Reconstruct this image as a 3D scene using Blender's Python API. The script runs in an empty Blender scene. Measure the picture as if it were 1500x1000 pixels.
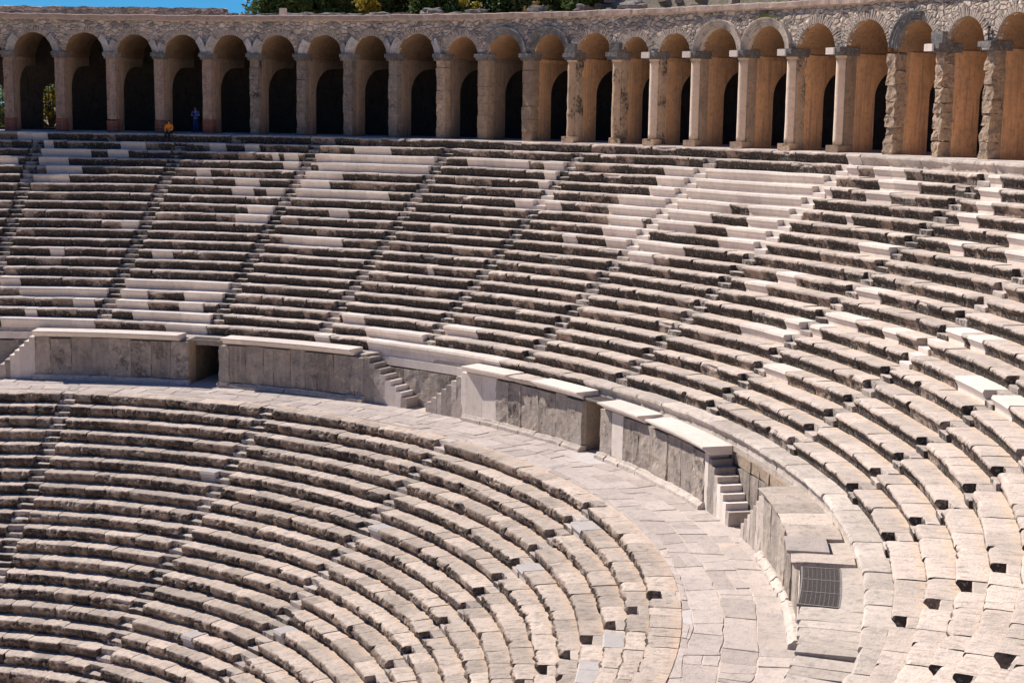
import bpy, math, random
import numpy as np
from mathutils import Vector, Matrix

R_ = math.radians
random.seed(11); RNG = np.random.default_rng(11)
scene = bpy.context.scene
COL = scene.collection

# ------------------------------------------------------------------ survey of the theatre (metres, degrees)
CAM = np.array([0.37326, -54.60836, 15.46493]); YAW, PIT, ROLL, FPX = .551216, -.154411, .014433, 2202.98
TU = .72                                   # tread of the upper rows
UR20, UZ20, UH = 39.0985, 3.0953, .515615  # lowest upper row
LO = np.array([2.918, 0.0, 0.0])           # centre of the lower tier and of the podium wall
UO = np.array([0.0, 0.0, 0.0])
LR0, LT, LH = 30.992, .73026, .52469       # topmost lower row
RW = 35.35                                 # podium wall face
RP, ZG = 54.6, 13.44                       # arcade front, gallery floor
US = [18.9, 29.1, 39.34, 49.35, 59.5, 69.6, 79.75, 89.84, 100.29, 110.6, 120.4, 128.7, 139.3, 149.6, 159.5]
LS = [15.0, 36.62, 57.97, 79.6, 102.85, 123.7, 145.0, 166.0]
PIER = [22.85, 26.3, 29.8, 33.38, 36.77, 40.21, 43.64, 47.06, 50.51, 53.88, 57.47, 60.61, 63.96, 67.26, 70.61, 73.39, 76.46, 79.96, 83.49, 87.03, 90.72, 94.07, 97.46, 100.9]
WHITE = {1: [(29.0, 30.2), (35.0, 36.8), (41.5, 42.7), (44.1, 45.2), (52.4, 55.2), (89.8, 91.1), (92.3, 94.6), (100.3, 101.6)],
 2: [(29.3, 33.1), (34.3, 35.8), (46.5, 47.0), (47.4, 48.5), (49.9, 59.2), (61.6, 66.4), (67.6, 69.3), (77.0, 78.5), (78.8, 90.6), (93.6, 96.6), (101.1, 102.6)],
 3: [(26.8, 28.1), (29.1, 31.7), (47.7, 48.7), (50.4, 59.2), (68.2, 69.5), (77.1, 90.8), (93.5, 95.4), (100.1, 101.1), (102.0, 103.2)],
 4: [(30.3, 32.9), (41.4, 42.5), (49.9, 52.7), (68.3, 69.4), (77.2, 89.4), (101.7, 103.2)],
 5: [(29.8, 32.2), (44.7, 46.6), (50.1, 52.1), (75.4, 84.5), (86.0, 89.6), (93.9, 94.4), (106.8, 108.3)],
 6: [(44.8, 46.5), (47.5, 49.0), (49.9, 57.3), (67.6, 71.4), (75.3, 83.8), (86.8, 89.5), (103.4, 104.5), (108.0, 109.7)],
 7: [(76.0, 78.9), (80.5, 83.3), (86.0, 89.5), (97.2, 99.8)],
 8: [(46.8, 48.9), (53.4, 55.0), (76.3, 79.0), (86.2, 89.9)],
 9: [(46.2, 48.9), (73.7, 74.9), (77.4, 79.1), (79.5, 84.2)],
 10: [(37.5, 38.7), (80.5, 82.4), (93.5, 95.2), (100.6, 102.9)],
 11: [(51.0, 56.0), (91.8, 93.8), (110.6, 112.8), (113.4, 114.9)],
 12: [(100.6, 103.8), (106.5, 107.9)],
 13: [(32.8, 33.9), (41.0, 42.7), (64.7, 65.2), (98.3, 101.8), (116.5, 120.3), (120.8, 123.2)],
 14: [(89.6, 90.5), (95.2, 99.7)], 16: [(29.7, 31.3), (39.9, 48.6), (99.4, 103.4)],
 17: [(31.5, 39.0), (40.0, 42.2), (45.4, 48.9)], 18: [(36.3, 38.1), (40.0, 42.7), (45.4, 47.5), (60.4, 62.5), (70.4, 73.4)],
 19: [(32.6, 33.6), (41.8, 48.6), (63.4, 69.1)]}
WHITE20 = [(30.9, 38.9), (45.2, 48.9), (59.2, 60.6), (64.4, 77.9)]
LWHITE = {5: [(55.2, 57.4)], 15: [(68.0, 70.0)], 6: [(79.9, 82.3)], 13: [(79.9, 82.6)], 1: [(103.5, 106.0)], 4: [(103.4, 105.5)], 2: [(125.0, 127.6)], 3: [(127.5, 131.0)]}

def urow(k): kk = 20 - k; return UR20 + kk * TU, UZ20 + kk * UH + .0002 * kk * (kk - 20)
def lrow(k): return LR0 - k * LT, -k * LH
def P3(O, R, th, z):
    th = np.radians(th); return np.stack([O[0] + R * np.sin(th), O[1] + R * np.cos(th), O[2] + z + 0 * th], -1)
_f = np.array([math.sin(YAW) * math.cos(PIT), math.cos(YAW) * math.cos(PIT), math.sin(PIT)])
_r = np.array([math.cos(YAW), -math.sin(YAW), 0]); _u = np.cross(_r, _f)
CR = math.cos(ROLL) * _r + math.sin(ROLL) * _u; CU = -math.sin(ROLL) * _r + math.cos(ROLL) * _u
def seen(P, m=90):                         # is any of these points near the field of view?
    d = P - CAM; z = d @ _f; z = np.where(z < .5, 1e9, z)
    x = 750 + FPX * (d @ CR) / z; y = 500 - FPX * (d @ CU) / z
    return bool(np.any((d @ _f > 1) & (x > -m) & (x < 1500 + m) & (y > -m) & (y < 1000 + m)))

# ------------------------------------------------------------------ noise
def _h(a, b, c, s):
    v = (a.astype(np.uint32) * np.uint32(374761393) + b.astype(np.uint32) * np.uint32(668265263) + c.astype(np.uint32) * np.uint32(2147483647 - 1640531527 % 97) + np.uint32(s * 974711 + 17))
    v = (v ^ (v >> np.uint32(13))) * np.uint32(1274126177); v = (v ^ (v >> np.uint32(16))) * np.uint32(2246822519)
    return ((v ^ (v >> np.uint32(15))) & np.uint32(0xffffff)).astype(np.float64) / float(0xffffff)
def vn(P, f, s=0):
    Q = np.asarray(P) * f + 1000.0; I = np.floor(Q).astype(np.int64); F = Q - I; F = F * F * (3 - 2 * F)
    o = 0
    for dx in (0, 1):
        for dy in (0, 1):
            for dz in (0, 1):
                w = (F[..., 0] if dx else 1 - F[..., 0]) * (F[..., 1] if dy else 1 - F[..., 1]) * (F[..., 2] if dz else 1 - F[..., 2])
                o = o + w * _h(I[..., 0] + dx, I[..., 1] + dy, I[..., 2] + dz, s)
    return o * 2 - 1

# ------------------------------------------------------------------ scene helpers
LOC = {}
def tag(o, label=None, cat=None, group=None, kind=None):
    if label: o['label'] = label
    if cat: o['category'] = cat
    if group: o['group'] = group
    if kind: o['kind'] = kind
    return o
def empty(name, loc, label, cat, group=None):
    o = bpy.data.objects.new(name, None); COL.objects.link(o); o.location = tuple(loc); o.empty_display_size = .3
    LOC[o.name] = np.array(loc, float); return tag(o, label, cat, group)

class MB:
    def __init__(s): s.v = []; s.f = []; s.mi = []; s.n = 0; s.a = {}
    def add(s, V, F, mi=0, **at):
        V = np.asarray(V, float).reshape(-1, 3); o = s.n
        s.v.append(V); s.f += [tuple(int(i) + o for i in f) for f in F]; s.mi += [mi] * len(F); s.n += len(V)
        for k in set(list(s.a) + list(at)):
            l = s.a.setdefault(k, [np.zeros(o)] if o else [])
            x = at.get(k, 0.0); l.append(np.full(len(V), x, float) if np.isscalar(x) else np.asarray(x, float).ravel())
    def build(s, name, mats, parent=None, smooth=False, label=None):
        V = np.concatenate(s.v); off = LOC[parent.name] if parent is not None else np.zeros(3)
        V = V - off
        me = bpy.data.meshes.new(name)
        me.from_pydata(V.tolist(), [], s.f)
        mats = mats if isinstance(mats, (list, tuple)) else [mats]
        for m in mats: me.materials.append(m)
        if len(mats) > 1: me.polygons.foreach_set('material_index', s.mi)
        for k, l in s.a.items():
            at = me.attributes.new(k, 'FLOAT', 'POINT'); at.data.foreach_set('value', np.concatenate(l).astype(np.float32))
        if smooth: me.polygons.foreach_set('use_smooth', [True] * len(me.polygons))
        me.update()
        o = bpy.data.objects.new(name, me); COL.objects.link(o)
        if parent is not None: o.parent = parent
        LOC[o.name] = off
        if label: o['label'] = label
        return o

def sweep_faces(ni, nj, closed=True, caps=True):
    F = []
    for i in range(ni - 1):
        for j in range(nj if closed else nj - 1):
            k = (j + 1) % nj
            F.append((i * nj + j, i * nj + k, (i + 1) * nj + k, (i + 1) * nj + j))
    if caps:
        F.append(tuple(range(nj))[::-1]); F.append(tuple((ni - 1) * nj + j for j in range(nj)))
    return F
def ring(mb, O, prof, th0, th1, n, mi=0, caps=True, closed=True, jit=0, seed=0, **at):
    """sweep a closed (R,z) outline round the centre O"""
    pr = np.array(prof, float); th = np.linspace(th0, th1, n)
    T, Rr = np.meshgrid(th, pr[:, 0], indexing='ij'); Z = np.tile(pr[:, 1], (n, 1))
    V = P3(O, Rr, T, Z)
    if jit:
        V = V + jit * np.stack([vn(V, 2.3, seed), vn(V, 2.3, seed + 1), vn(V, 2.3, seed + 2)], -1) + .5 * jit * np.stack([vn(V, 7, seed + 3), vn(V, 7, seed + 4), vn(V, 7, seed + 5)], -1)
    mb.add(V, sweep_faces(n, len(pr), closed, caps), mi, **at)
def gbox(mb, c, t0, t1, r0, r1, z0, z1, step=.25, jit=0., seed=0, mi=0, O=UO, fn=None, **at):
    """box in the local frame at angle c (t tangential, r radial), faces subdivided and roughened"""
    nt, nr, nz = [max(1, int(round((b - a) / step))) for a, b in ((t0, t1), (r0, r1), (z0, z1))]
    ids = {}; V = []; F = []
    def vid(i, j, k):
        key = (i, j, k)
        if key not in ids: ids[key] = len(V); V.append((t0 + (t1 - t0) * i / nt, r0 + (r1 - r0) * j / nr, z0 + (z1 - z0) * k / nz))
        return ids[key]
    for k in (0, nz):
        for i in range(nt):
            for j in range(nr):
                q = (vid(i, j, k), vid(i + 1, j, k), vid(i + 1, j + 1, k), vid(i, j + 1, k)); F.append(q if k else q[::-1])
    for j in (0, nr):
        for i in range(nt):
            for k in range(nz):
                q = (vid(i, j, k), vid(i + 1, j, k), vid(i + 1, j, k + 1), vid(i, j, k + 1)); F.append(q if j == 0 else q[::-1])
    for i in (0, nt):
        for j in range(nr):
            for k in range(nz):
                q = (vid(i, j, k), vid(i, j + 1, k), vid(i, j + 1, k + 1), vid(i, j, k + 1)); F.append(q[::-1] if i == 0 else q)
    V = np.array(V); W = V.copy()
    if fn is not None: W = fn(W)
    if jit:
        S = V + np.array([c * 3.1, 0, 0])
        for f, a in ((1.6, .6), (4.5, .5), (9, .25)):
            W = W + jit * a * np.stack([vn(S, f, seed), vn(S, f, seed + 7), .5 * vn(S, f, seed + 13)], -1)
    mb.add(local(c, W, O), F, mi, **at)
def local(c, W, O=UO):
    c = R_(c); s, k = math.sin(c), math.cos(c); W = np.asarray(W, float)
    return np.stack([O[0] + W[..., 1] * s + W[..., 0] * k, O[1] + W[..., 1] * k - W[..., 0] * s, O[2] + W[..., 2]], -1)

# ------------------------------------------------------------------ materials
class NT:
    def __init__(s, name):
        s.m = bpy.data.materials.new(name); s.m.use_nodes = True; s.t = s.m.node_tree; s.t.nodes.clear()
        s.out = s.n('ShaderNodeOutputMaterial'); s.b = s.n('ShaderNodeBsdfPrincipled'); s.l(s.b.outputs[0], s.out.inputs[0])
        s.b.inputs['Roughness'].default_value = .9; s.b.inputs['Specular IOR Level'].default_value = .2
        if 'Diffuse Roughness' in s.b.inputs: s.b.inputs['Diffuse Roughness'].default_value = .7
    def n(s, t, **k):
        x = s.t.nodes.new(t)
        for a, v in k.items(): setattr(x, a, v)
        return x
    def l(s, a, b): s.t.links.new(a, b)
    def inp(s, sock, v):
        if hasattr(v, 'is_output'): s.l(v, sock)
        else: sock.default_value = v if not isinstance(v, tuple) or len(v) != 3 else v + (1,) if sock.type == 'RGBA' else v
    def noise(s, sc, det=5, rough=.6, vec=None, dist=0):
        x = s.n('ShaderNodeTexNoise'); x.inputs['Scale'].default_value = sc; x.inputs['Detail'].default_value = det; x.inputs['Roughness'].default_value = rough; x.inputs['Distortion'].default_value = dist
        s.l(vec or s.pos(), x.inputs['Vector']); return x.outputs['Fac']
    def vor(s, sc, feat='F1', vec=None, rnd=1):
        x = s.n('ShaderNodeTexVoronoi'); x.feature = feat; x.inputs['Scale'].default_value = sc; x.inputs['Randomness'].default_value = rnd
        s.l(vec or s.pos(), x.inputs['Vector']); return x
    def pos(s):
        if not hasattr(s, '_p'):
            g = s.n('ShaderNodeNewGeometry'); oi = s.n('ShaderNodeObjectInfo'); a = s.n('ShaderNodeVectorMath', operation='SCALE')
            c = s.n('ShaderNodeCombineXYZ'); s.l(oi.outputs['Random'], c.inputs[0]); s.l(oi.outputs['Random'], c.inputs[2])
            s.l(c.outputs[0], a.inputs[0]); a.inputs['Scale'].default_value = 37
            b = s.n('ShaderNodeVectorMath', operation='ADD'); s.l(g.outputs['Position'], b.inputs[0]); s.l(a.outputs[0], b.inputs[1]); s._p = b.outputs[0]; s.rand = oi.outputs['Random']
        return s._p
    def seedvec(s):
        c = s.n('ShaderNodeCombineXYZ'); x = s.mul(s.rand, 173.3); s.l(x, c.inputs[0]); return c.outputs[0]
    def stretch(s, v):
        x = s.n('ShaderNodeMapping'); x.inputs['Scale'].default_value = v; s.l(s.pos(), x.inputs['Vector']); return x.outputs[0]
    def ramp(s, f, lo, hi, a=0., b=1.):
        x = s.n('ShaderNodeMapRange'); x.clamp = True; x.inputs[1].default_value = lo; x.inputs[2].default_value = hi; x.inputs[3].default_value = a; x.inputs[4].default_value = b
        s.l(f, x.inputs[0]); return x.outputs[0]
    def mix(s, f, a, b, mode='MIX'):
        x = s.n('ShaderNodeMix'); x.data_type = 'RGBA'; x.blend_type = mode
        s.inp(x.inputs[0], f); s.inp(x.inputs[6], a); s.inp(x.inputs[7], b); return x.outputs[2]
    def mul(s, a, b, op='MULTIPLY'):
        x = s.n('ShaderNodeMath', operation=op); s.inp(x.inputs[0], a); s.inp(x.inputs[1], b); return x.outputs[0]
    def attr(s, n): x = s.n('ShaderNodeAttribute'); x.attribute_name = n; return x.outputs['Fac']
    def gray(s, f):
        x = s.n('ShaderNodeCombineColor')
        for i in range(3): s.l(f, x.inputs[i])
        return x.outputs[0]
    def bump(s, h, strength=.5, dist=.03):
        x = s.n('ShaderNodeBump'); x.inputs['Strength'].default_value = strength; x.inputs['Distance'].default_value = dist; s.l(h, x.inputs['Height'])
        if getattr(s, '_bn', None) is not None: s.l(s._bn, x.inputs['Normal'])
        s._bn = x.outputs[0]; s.l(s._bn, s.b.inputs['Normal'])
    def done(s, c): s.inp(s.b.inputs['Base Color'], c); return s.m

def stone(name, c0, c1, c2, sc=1.0, rand=.35, lichen=None, lichen_top=.15, lichen_front=.8, dust=None, speck=0, streak=None, bump=.6, fine=30, cracks=0, tint=False, grime_shade=None, grain=0):
    m = NT(name); m.pos()
    c = m.mix(m.ramp(m.noise(sc, 4, .6), .35, .65), c0, c1)
    c = m.mix(m.ramp(m.noise(sc * 3.7, 5, .65), .5, .72), c, c2)
    if rand: c = m.mix(1.0, c, m.gray(m.ramp(m.rand, 0, 1, 1 - rand * .6, 1 + rand * .4)), 'MULTIPLY')
    if tint: c = m.mix(1.0, c, m.gray(m.ramp(m.attr('tint'), 0, 1, .84, 1.12)), 'MULTIPLY')
    if streak:
        f = m.ramp(m.noise(1.0, 4, .65, m.stretch((5, 5, .35))), .48, .66); c = m.mix(m.mul(f, streak[1]), c, streak[0])
    if dust:
        f = m.mul(m.ramp(m.attr('rad'), .62, .95), m.ramp(m.noise(2.2, 4), .3, .6)); c = m.mix(f, c, dust)
    if grain:
        cv = m.n('ShaderNodeCombineXYZ'); m.l(m.mul(m.attr('arc'), 9.0), cv.inputs[0]); m.l(m.mul(m.attr('rad'), 1.5), cv.inputs[1]); m.l(m.mul(m.attr('arc'), .13), cv.inputs[2])
        g = m.noise(1.0, 5, .65, cv.outputs[0], .6); f = m.mul(m.ramp(g, .52, .70), m.mul(1.0, m.attr('front'), 'SUBTRACT')); c = m.mix(m.mul(f, grain), c, m.mix(1.0, c, (.50, .47, .45), 'MULTIPLY')); m.bump(g, .35, .02)
    if grime_shade:
        c = m.mix(m.mul(m.attr('front'), m.ramp(m.noise(1.7, 4), .3, .6, .45, 1.0)), c, m.mix(1.0, c, grime_shade, 'MULTIPLY'))  # nosing dirt, plus shade painted into the colour of the front faces
    if lichen:
        fr = m.attr('front'); cov = m.n('ShaderNodeMapRange'); cov.inputs[3].default_value = lichen_top; cov.inputs[4].default_value = lichen_front; m.l(fr, cov.inputs[0])
        cvr = m.n('ShaderNodeMath', operation='MULTIPLY'); m.l(m.ramp(m.noise(1, 0, .5, m.seedvec()), .38, .58, .62, 1.06), cvr.inputs[1]); m.l(cov.outputs[0], cvr.inputs[0])
        n = m.mul(m.mul(m.noise(1.1, 3, .5), .55), m.mul(m.noise(6, 5, .7), .45), 'ADD')
        th = m.mul(.72, m.mul(cvr.outputs[0], .47), 'SUBTRACT')
        f = m.ramp(m.mul(n, th, 'SUBTRACT'), -.03, .06); c = m.mix(m.mul(f, .93), c, lichen)
        if speck:
            f2 = m.mul(m.ramp(m.noise(8, 5, .75), .56, .66), speck); c = m.mix(f2, c, (.45, .42, .38))
    c = m.mix(1.0, c, m.gray(m.ramp(m.noise(fine, 4, .7), .25, .75, .78, 1.2)), 'MULTIPLY')
    if cracks:
        v = m.vor(cracks, 'DISTANCE_TO_EDGE'); m.bump(m.ramp(v.outputs['Distance'], 0, .06), .4, .03)
    m.bump(m.noise(fine * .3, 6, .75), bump, .06)
    m.bump(m.noise(fine * 1.6, 3, .6), bump * .5, .012)
    return m.done(c)

LICH = (.042, .034, .029)
M = {}
M['upper'] = stone('weathered_limestone_upper', (.60, .505, .43), (.54, .455, .395), (.42, .36, .315), .9, .3, LICH, .05, .80, (.60, .46, .345), .7, bump=.9, grime_shade=(.46, .385, .335), grain=.75)
M['lower'] = stone('weathered_limestone_lower', (.57, .475, .40), (.48, .405, .345), (.33, .28, .24), .9, .42, (.055, .041, .034), .10, .56, (.58, .44, .33), .35, bump=1.1, grime_shade=(.40, .33, .28), grain=.75)
M['white'] = stone('restored_marble', (.68, .60, .535), (.62, .545, .48), (.55, .48, .42), .8, .16, bump=.12, fine=45, streak=((.55, .46, .38), .45))
M['step'] = stone('worn_step_stone', (.46, .385, .33), (.38, .325, .28), (.27, .235, .205), 1.1, .5, LICH, .15, .6, bump=.6)
M['pave'] = stone('paving_stone', (.52, .445, .395), (.45, .39, .35), (.35, .31, .29), .9, 0, bump=1.0, tint=True)
M['paveblue'] = stone('blue_white_paving', (.52, .475, .45), (.46, .425, .405), (.40, .375, .36), .9, 0, bump=.4, tint=True)
M['mortar'] = stone('dusty_joint', (.55, .455, .38), (.49, .40, .335), (.42, .35, .295), 1.4, 0, bump=.6)
M['ortho'] = stone('orthostat_stone', (.37, .315, .27), (.24, .21, .185), (.46, .365, .28), 1.0, .55, lichen=(.15, .125, .105), lichen_top=.36, lichen_front=.36, streak=((.52, .41, .31), .45), bump=1.0)
M['plinth'] = stone('plinth_stone', (.55, .475, .41), (.45, .39, .34), (.32, .28, .25), 1.2, .3, bump=.8)
M['core'] = stone('rubble_core', (.40, .30, .21), (.32, .25, .19), (.20, .165, .13), 2.0, .2, bump=1.0, cracks=3)
M['passage'] = stone('shaded_passage_masonry', (.24, .175, .12), (.17, .13, .10), (.10, .08, .065), 1.6, .2, bump=1.0)  # core masonry darkened: the passage shade is put into its colour
M['cornice'] = stone('cornice_plaster', (.46, .34, .275), (.38, .29, .235), (.27, .215, .18), .9, .1, bump=.4)
M['plasterdim'] = stone('dimlit_gallery_wall', (.30, .21, .15), (.23, .165, .12), (.16, .12, .095), .8, .2, bump=.5, streak=((.40, .31, .24), .5))  # gallery wall of the left bays, their weaker bounced light painted in
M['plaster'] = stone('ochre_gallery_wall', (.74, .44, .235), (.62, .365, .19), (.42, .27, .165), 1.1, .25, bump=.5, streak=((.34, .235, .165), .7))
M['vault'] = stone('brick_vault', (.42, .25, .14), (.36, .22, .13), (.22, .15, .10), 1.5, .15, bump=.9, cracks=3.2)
M['vaultdim'] = stone('dimlit_vault', (.26, .17, .105), (.20, .135, .09), (.13, .09, .065), 1.5, .15, bump=.9, cracks=3.2)  # same vault for the left bays, with their dimmer light in the colour
M['back'] = stone('shadowed_back_wall', (.060, .047, .038), (.046, .037, .031), (.028, .023, .020), 1.2, 0, bump=.7)  # near-black base colour holds the corridor's deep shade
M['pinkpier'] = stone('pinkish_pier_plaster', (.36, .25, .195), (.24, .175, .145), (.10, .083, .075), 2.2, .3, bump=.9, streak=((.40, .33, .29), .4))
M['darkpier'] = stone('dark_pier_stone', (.22, .185, .16), (.15, .13, .118), (.36, .27, .20), 1.3, .3, bump=.9, speck=.3, lichen=LICH, lichen_top=.35, lichen_front=.35)
M['ashpier'] = stone('ashlar_pier_stone', (.42, .29, .195), (.31, .225, .155), (.18, .14, .115), 1.2, .3, bump=.7, streak=((.16, .14, .13), .35))
M['creampier'] = stone('smooth_cream_pier', (.72, .58, .46), (.66, .52, .40), (.56, .43, .32), .9, .12, bump=.2)
M['stainpier'] = stone('black_stained_pier', (.54, .385, .26), (.42, .305, .21), (.32, .235, .165), 1.0, .1, bump=.4, lichen=(.06, .05, .045), lichen_top=.45, lichen_front=.45)
M['rubblepier'] = stone('eroded_rubble_pier', (.50, .36, .245), (.34, .255, .185), (.17, .135, .11), 1.7, .2, bump=1.2, cracks=2.5)
M['capital'] = stone('grey_capital_stone', (.19, .175, .17), (.12, .113, .11), (.34, .31, .28), 1.5, .5, bump=.7)
M['voussoir'] = stone('thin_arch_stone', (.50, .42, .35), (.36, .305, .26), (.24, .21, .18), 5.0, .1, bump=.5)
M['springer'] = stone('pale_grey_springer', (.46, .43, .41), (.30, .28, .27), (.60, .56, .52), 2.2, .4, bump=.7)
M['darkarch'] = stone('dark_carved_archivolt', (.20, .19, .185), (.12, .115, .115), (.36, .34, .32), 1.2, .2, bump=.5)
M['creamarch'] = stone('cream_carved_archivolt', (.54, .46, .38), (.46, .39, .32), (.16, .145, .135), .8, .1, bump=.4)
M['soil'] = stone('hillside_soil', (.26, .22, .16), (.19, .165, .13), (.10, .10, .05), .4, 0, bump=1.0, cracks=1.1)
M['ground'] = stone('dry_ground', (.30, .25, .18), (.24, .21, .15), (.12, .13, .06), .05, 0, bump=.5)
M['rockwall'] = stone('hill_rubble_masonry', (.30, .26, .22), (.22, .195, .17), (.12, .105, .095), 1.6, .2, bump=1.2, cracks=2.2)

def rubble_mat():
    m = NT('rubble_masonry'); m.pos()
    mp = m.stretch((1, 1, 1.6))
    wv = m.n('ShaderNodeTexNoise'); wv.inputs['Scale'].default_value = 1.8; wv.inputs['Detail'].default_value = 4; m.l(mp, wv.inputs['Vector'])
    ad = m.n('ShaderNodeVectorMath', operation='MULTIPLY_ADD'); m.l(wv.outputs['Color'], ad.inputs[0]); ad.inputs[1].default_value = (.22,) * 3; m.l(mp, ad.inputs[2])
    v = m.vor(2.5, 'F1', ad.outputs[0]); e = m.vor(2.5, 'DISTANCE_TO_EDGE', ad.outputs[0])
    sep = m.n('ShaderNodeSeparateColor'); m.l(v.outputs['Color'], sep.inputs[0])
    c = m.mix(sep.outputs[0], (.46, .375, .31), (.66, .545, .45)); c = m.mix(m.ramp(sep.outputs[1], .78, .84), c, (.30, .26, .235))
    edge = m.ramp(e.outputs['Distance'], .0, .10)
    hole = m.ramp(m.noise(4.5, 3, .6), .60, .68)
    c = m.mix(m.mul(m.mul(1.0, edge, 'SUBTRACT'), .75), c, (.36, .30, .25)); c = m.mix(m.mul(m.mul(1.0, m.ramp(e.outputs['Distance'], 0, .05), 'SUBTRACT'), hole), c, (.12, .10, .09))
    c = m.mix(1.0, c, m.gray(m.ramp(m.noise(1.0, 4), .3, .7, .68, 1.15)), 'MULTIPLY')
    c = m.mix(1.0, c, m.gray(m.ramp(m.noise(16, 4, .7), .3, .7, .8, 1.15)), 'MULTIPLY')
    m.bump(m.ramp(e.outputs['Distance'], 0, .2), .9, .14); m.bump(m.noise(9, 5, .7), .7, .06)
    return m.done(c)
M['rubble'] = rubble_mat()
def brick_mat():
    m = NT('brick_repair'); g = m.n('ShaderNodeNewGeometry'); s = m.n('ShaderNodeSeparateXYZ'); m.l(g.outputs['Position'], s.inputs[0])
    c = m.n('ShaderNodeCombineXYZ'); m.l(m.mul(s.outputs[0], s.outputs[1], 'ADD'), c.inputs[0]); m.l(s.outputs[2], c.inputs[1])
    b = m.n('ShaderNodeTexBrick'); m.l(c.outputs[0], b.inputs['Vector']); b.inputs['Scale'].default_value = 1
    b.inputs['Brick Width'].default_value = .3; b.inputs['Row Height'].default_value = .09; b.inputs['Mortar Size'].default_value = .012
    b.inputs['Color1'].default_value = (.20, .062, .042, 1); b.inputs['Color2'].default_value = (.14, .045, .032, 1); b.inputs['Mortar'].default_value = (.22, .15, .12, 1)
    m.bump(b.outputs['Fac'], -.5, .02); return m.done(b.outputs['Color'])
M['brick'] = brick_mat()
def plain(name, col, rough=.8, metal=0, bump=0, var=.15, sc=9):
    m = NT(name); m.pos(); m.b.inputs['Roughness'].default_value = rough; m.b.inputs['Metallic'].default_value = metal
    c = m.mix(1.0, col, m.gray(m.ramp(m.noise(sc, 4), .3, .7, 1 - var, 1 + var)), 'MULTIPLY')
    if bump: m.bump(m.noise(sc * 2, 4), bump, .02)
    return m.done(c)
M['steel'] = plain('galvanised_steel', (.23, .205, .185), .6, .25)
M['iron'] = plain('dark_iron', (.02, .02, .022), .6, .3)
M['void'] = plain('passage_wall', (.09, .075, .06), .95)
M['orange'] = plain('orange_jacket', (.62, .20, .012), .7, 0, .3)
M['blue'] = plain('blue_shirt', (.03, .14, .50), .8, 0, .3)
M['jeans'] = plain('blue_jeans', (.02, .06, .20), .85, 0, .3)
M['black'] = plain('black_cloth', (.012, .012, .015), .8)
M['skin'] = plain('skin', (.42, .25, .17), .55)
M['hair'] = plain('dark_hair', (.012, .009, .008), .5)
M['bark'] = plain('bark', (.10, .075, .05), .9, 0, .8)
def leaf(name, a, b):
    m = NT(name); m.pos(); oi = m.n('ShaderNodeNewGeometry')
    c = m.mix(oi.outputs['Random Per Island'], a, b); c = m.mix(m.ramp(m.noise(.9, 3), .35, .65), c, tuple(x * .6 for x in a))
    m.b.inputs['Roughness'].default_value = .6
    t = m.n('ShaderNodeBsdfTranslucent'); m.inp(t.inputs[0], c); mx = m.n('ShaderNodeMixShader'); mx.inputs[0].default_value = .25
    m.l(m.b.outputs[0], mx.inputs[1]); m.l(t.outputs[0], mx.inputs[2]); m.l(mx.outputs[0], m.out.inputs[0]); return m.done(c)
M['leafdark'] = leaf('dark_green_leaves', (.07, .115, .032), (.13, .19, .05))
M['leafolive'] = leaf('olive_green_leaves', (.16, .19, .055), (.25, .25, .085))
M['leafgold'] = leaf('yellow_leaves', (.26, .20, .02), (.36, .30, .04))
M['leafrust'] = leaf('rusty_dry_leaves', (.28, .16, .05), (.36, .24, .09))

# ------------------------------------------------------------------ stone blocks with a moulded nose
PW = np.array([(.93, 0, 0), (.70, 0, 0), (.52, 0, 0), (.34, 0, 0), (.18, 0, 0), (.10, 0, 0), (.045, -.006, .1), (.018, -.045, .38), (.0, -.10, .7), (.008, -.135, 1), (.06, -.19, 1), (.11, -.25, 1), (.155, -.32, 1), (.19, -.42, 1), (.20, -.56, 1), (.93, -.56, 0)])  # last column eases on the fillet: worn lip plus painted grazing sun
PL = np.array([(.97, 0, 0), (.70, 0, 0), (.52, 0, 0), (.34, 0, 0), (.18, 0, 0), (.09, 0, .05), (.035, -.006, .3), (.012, -.04, .8), (-.005, -.10, 1), (.0, -.16, 1), (.012, -.21, 1), (.03, -.28, 1), (.10, -.34, 1), (.18, -.41, 1), (.21, -.57, 1), (.97, -.57, 0)])
PN = np.array([(.93, 0, 0), (.40, 0, 0), (.06, 0, 0), (.045, -.008, 0), (0, -.115, .2), (.018, -.122, 1), (.024, -.14, 1), (.05, -.20, 1), (.085, -.26, 1), (.115, -.30, 1), (.12, -.33, 1), (.145, -.345, 1), (.15, -.55, 1), (.93, -.55, 0)])
WL = np.array([0, 0, 0, .05, .25, .7, 1, 1, .95, .8, .5, .3, .15, .05, 0, 0])
TAPE = [0]
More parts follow.
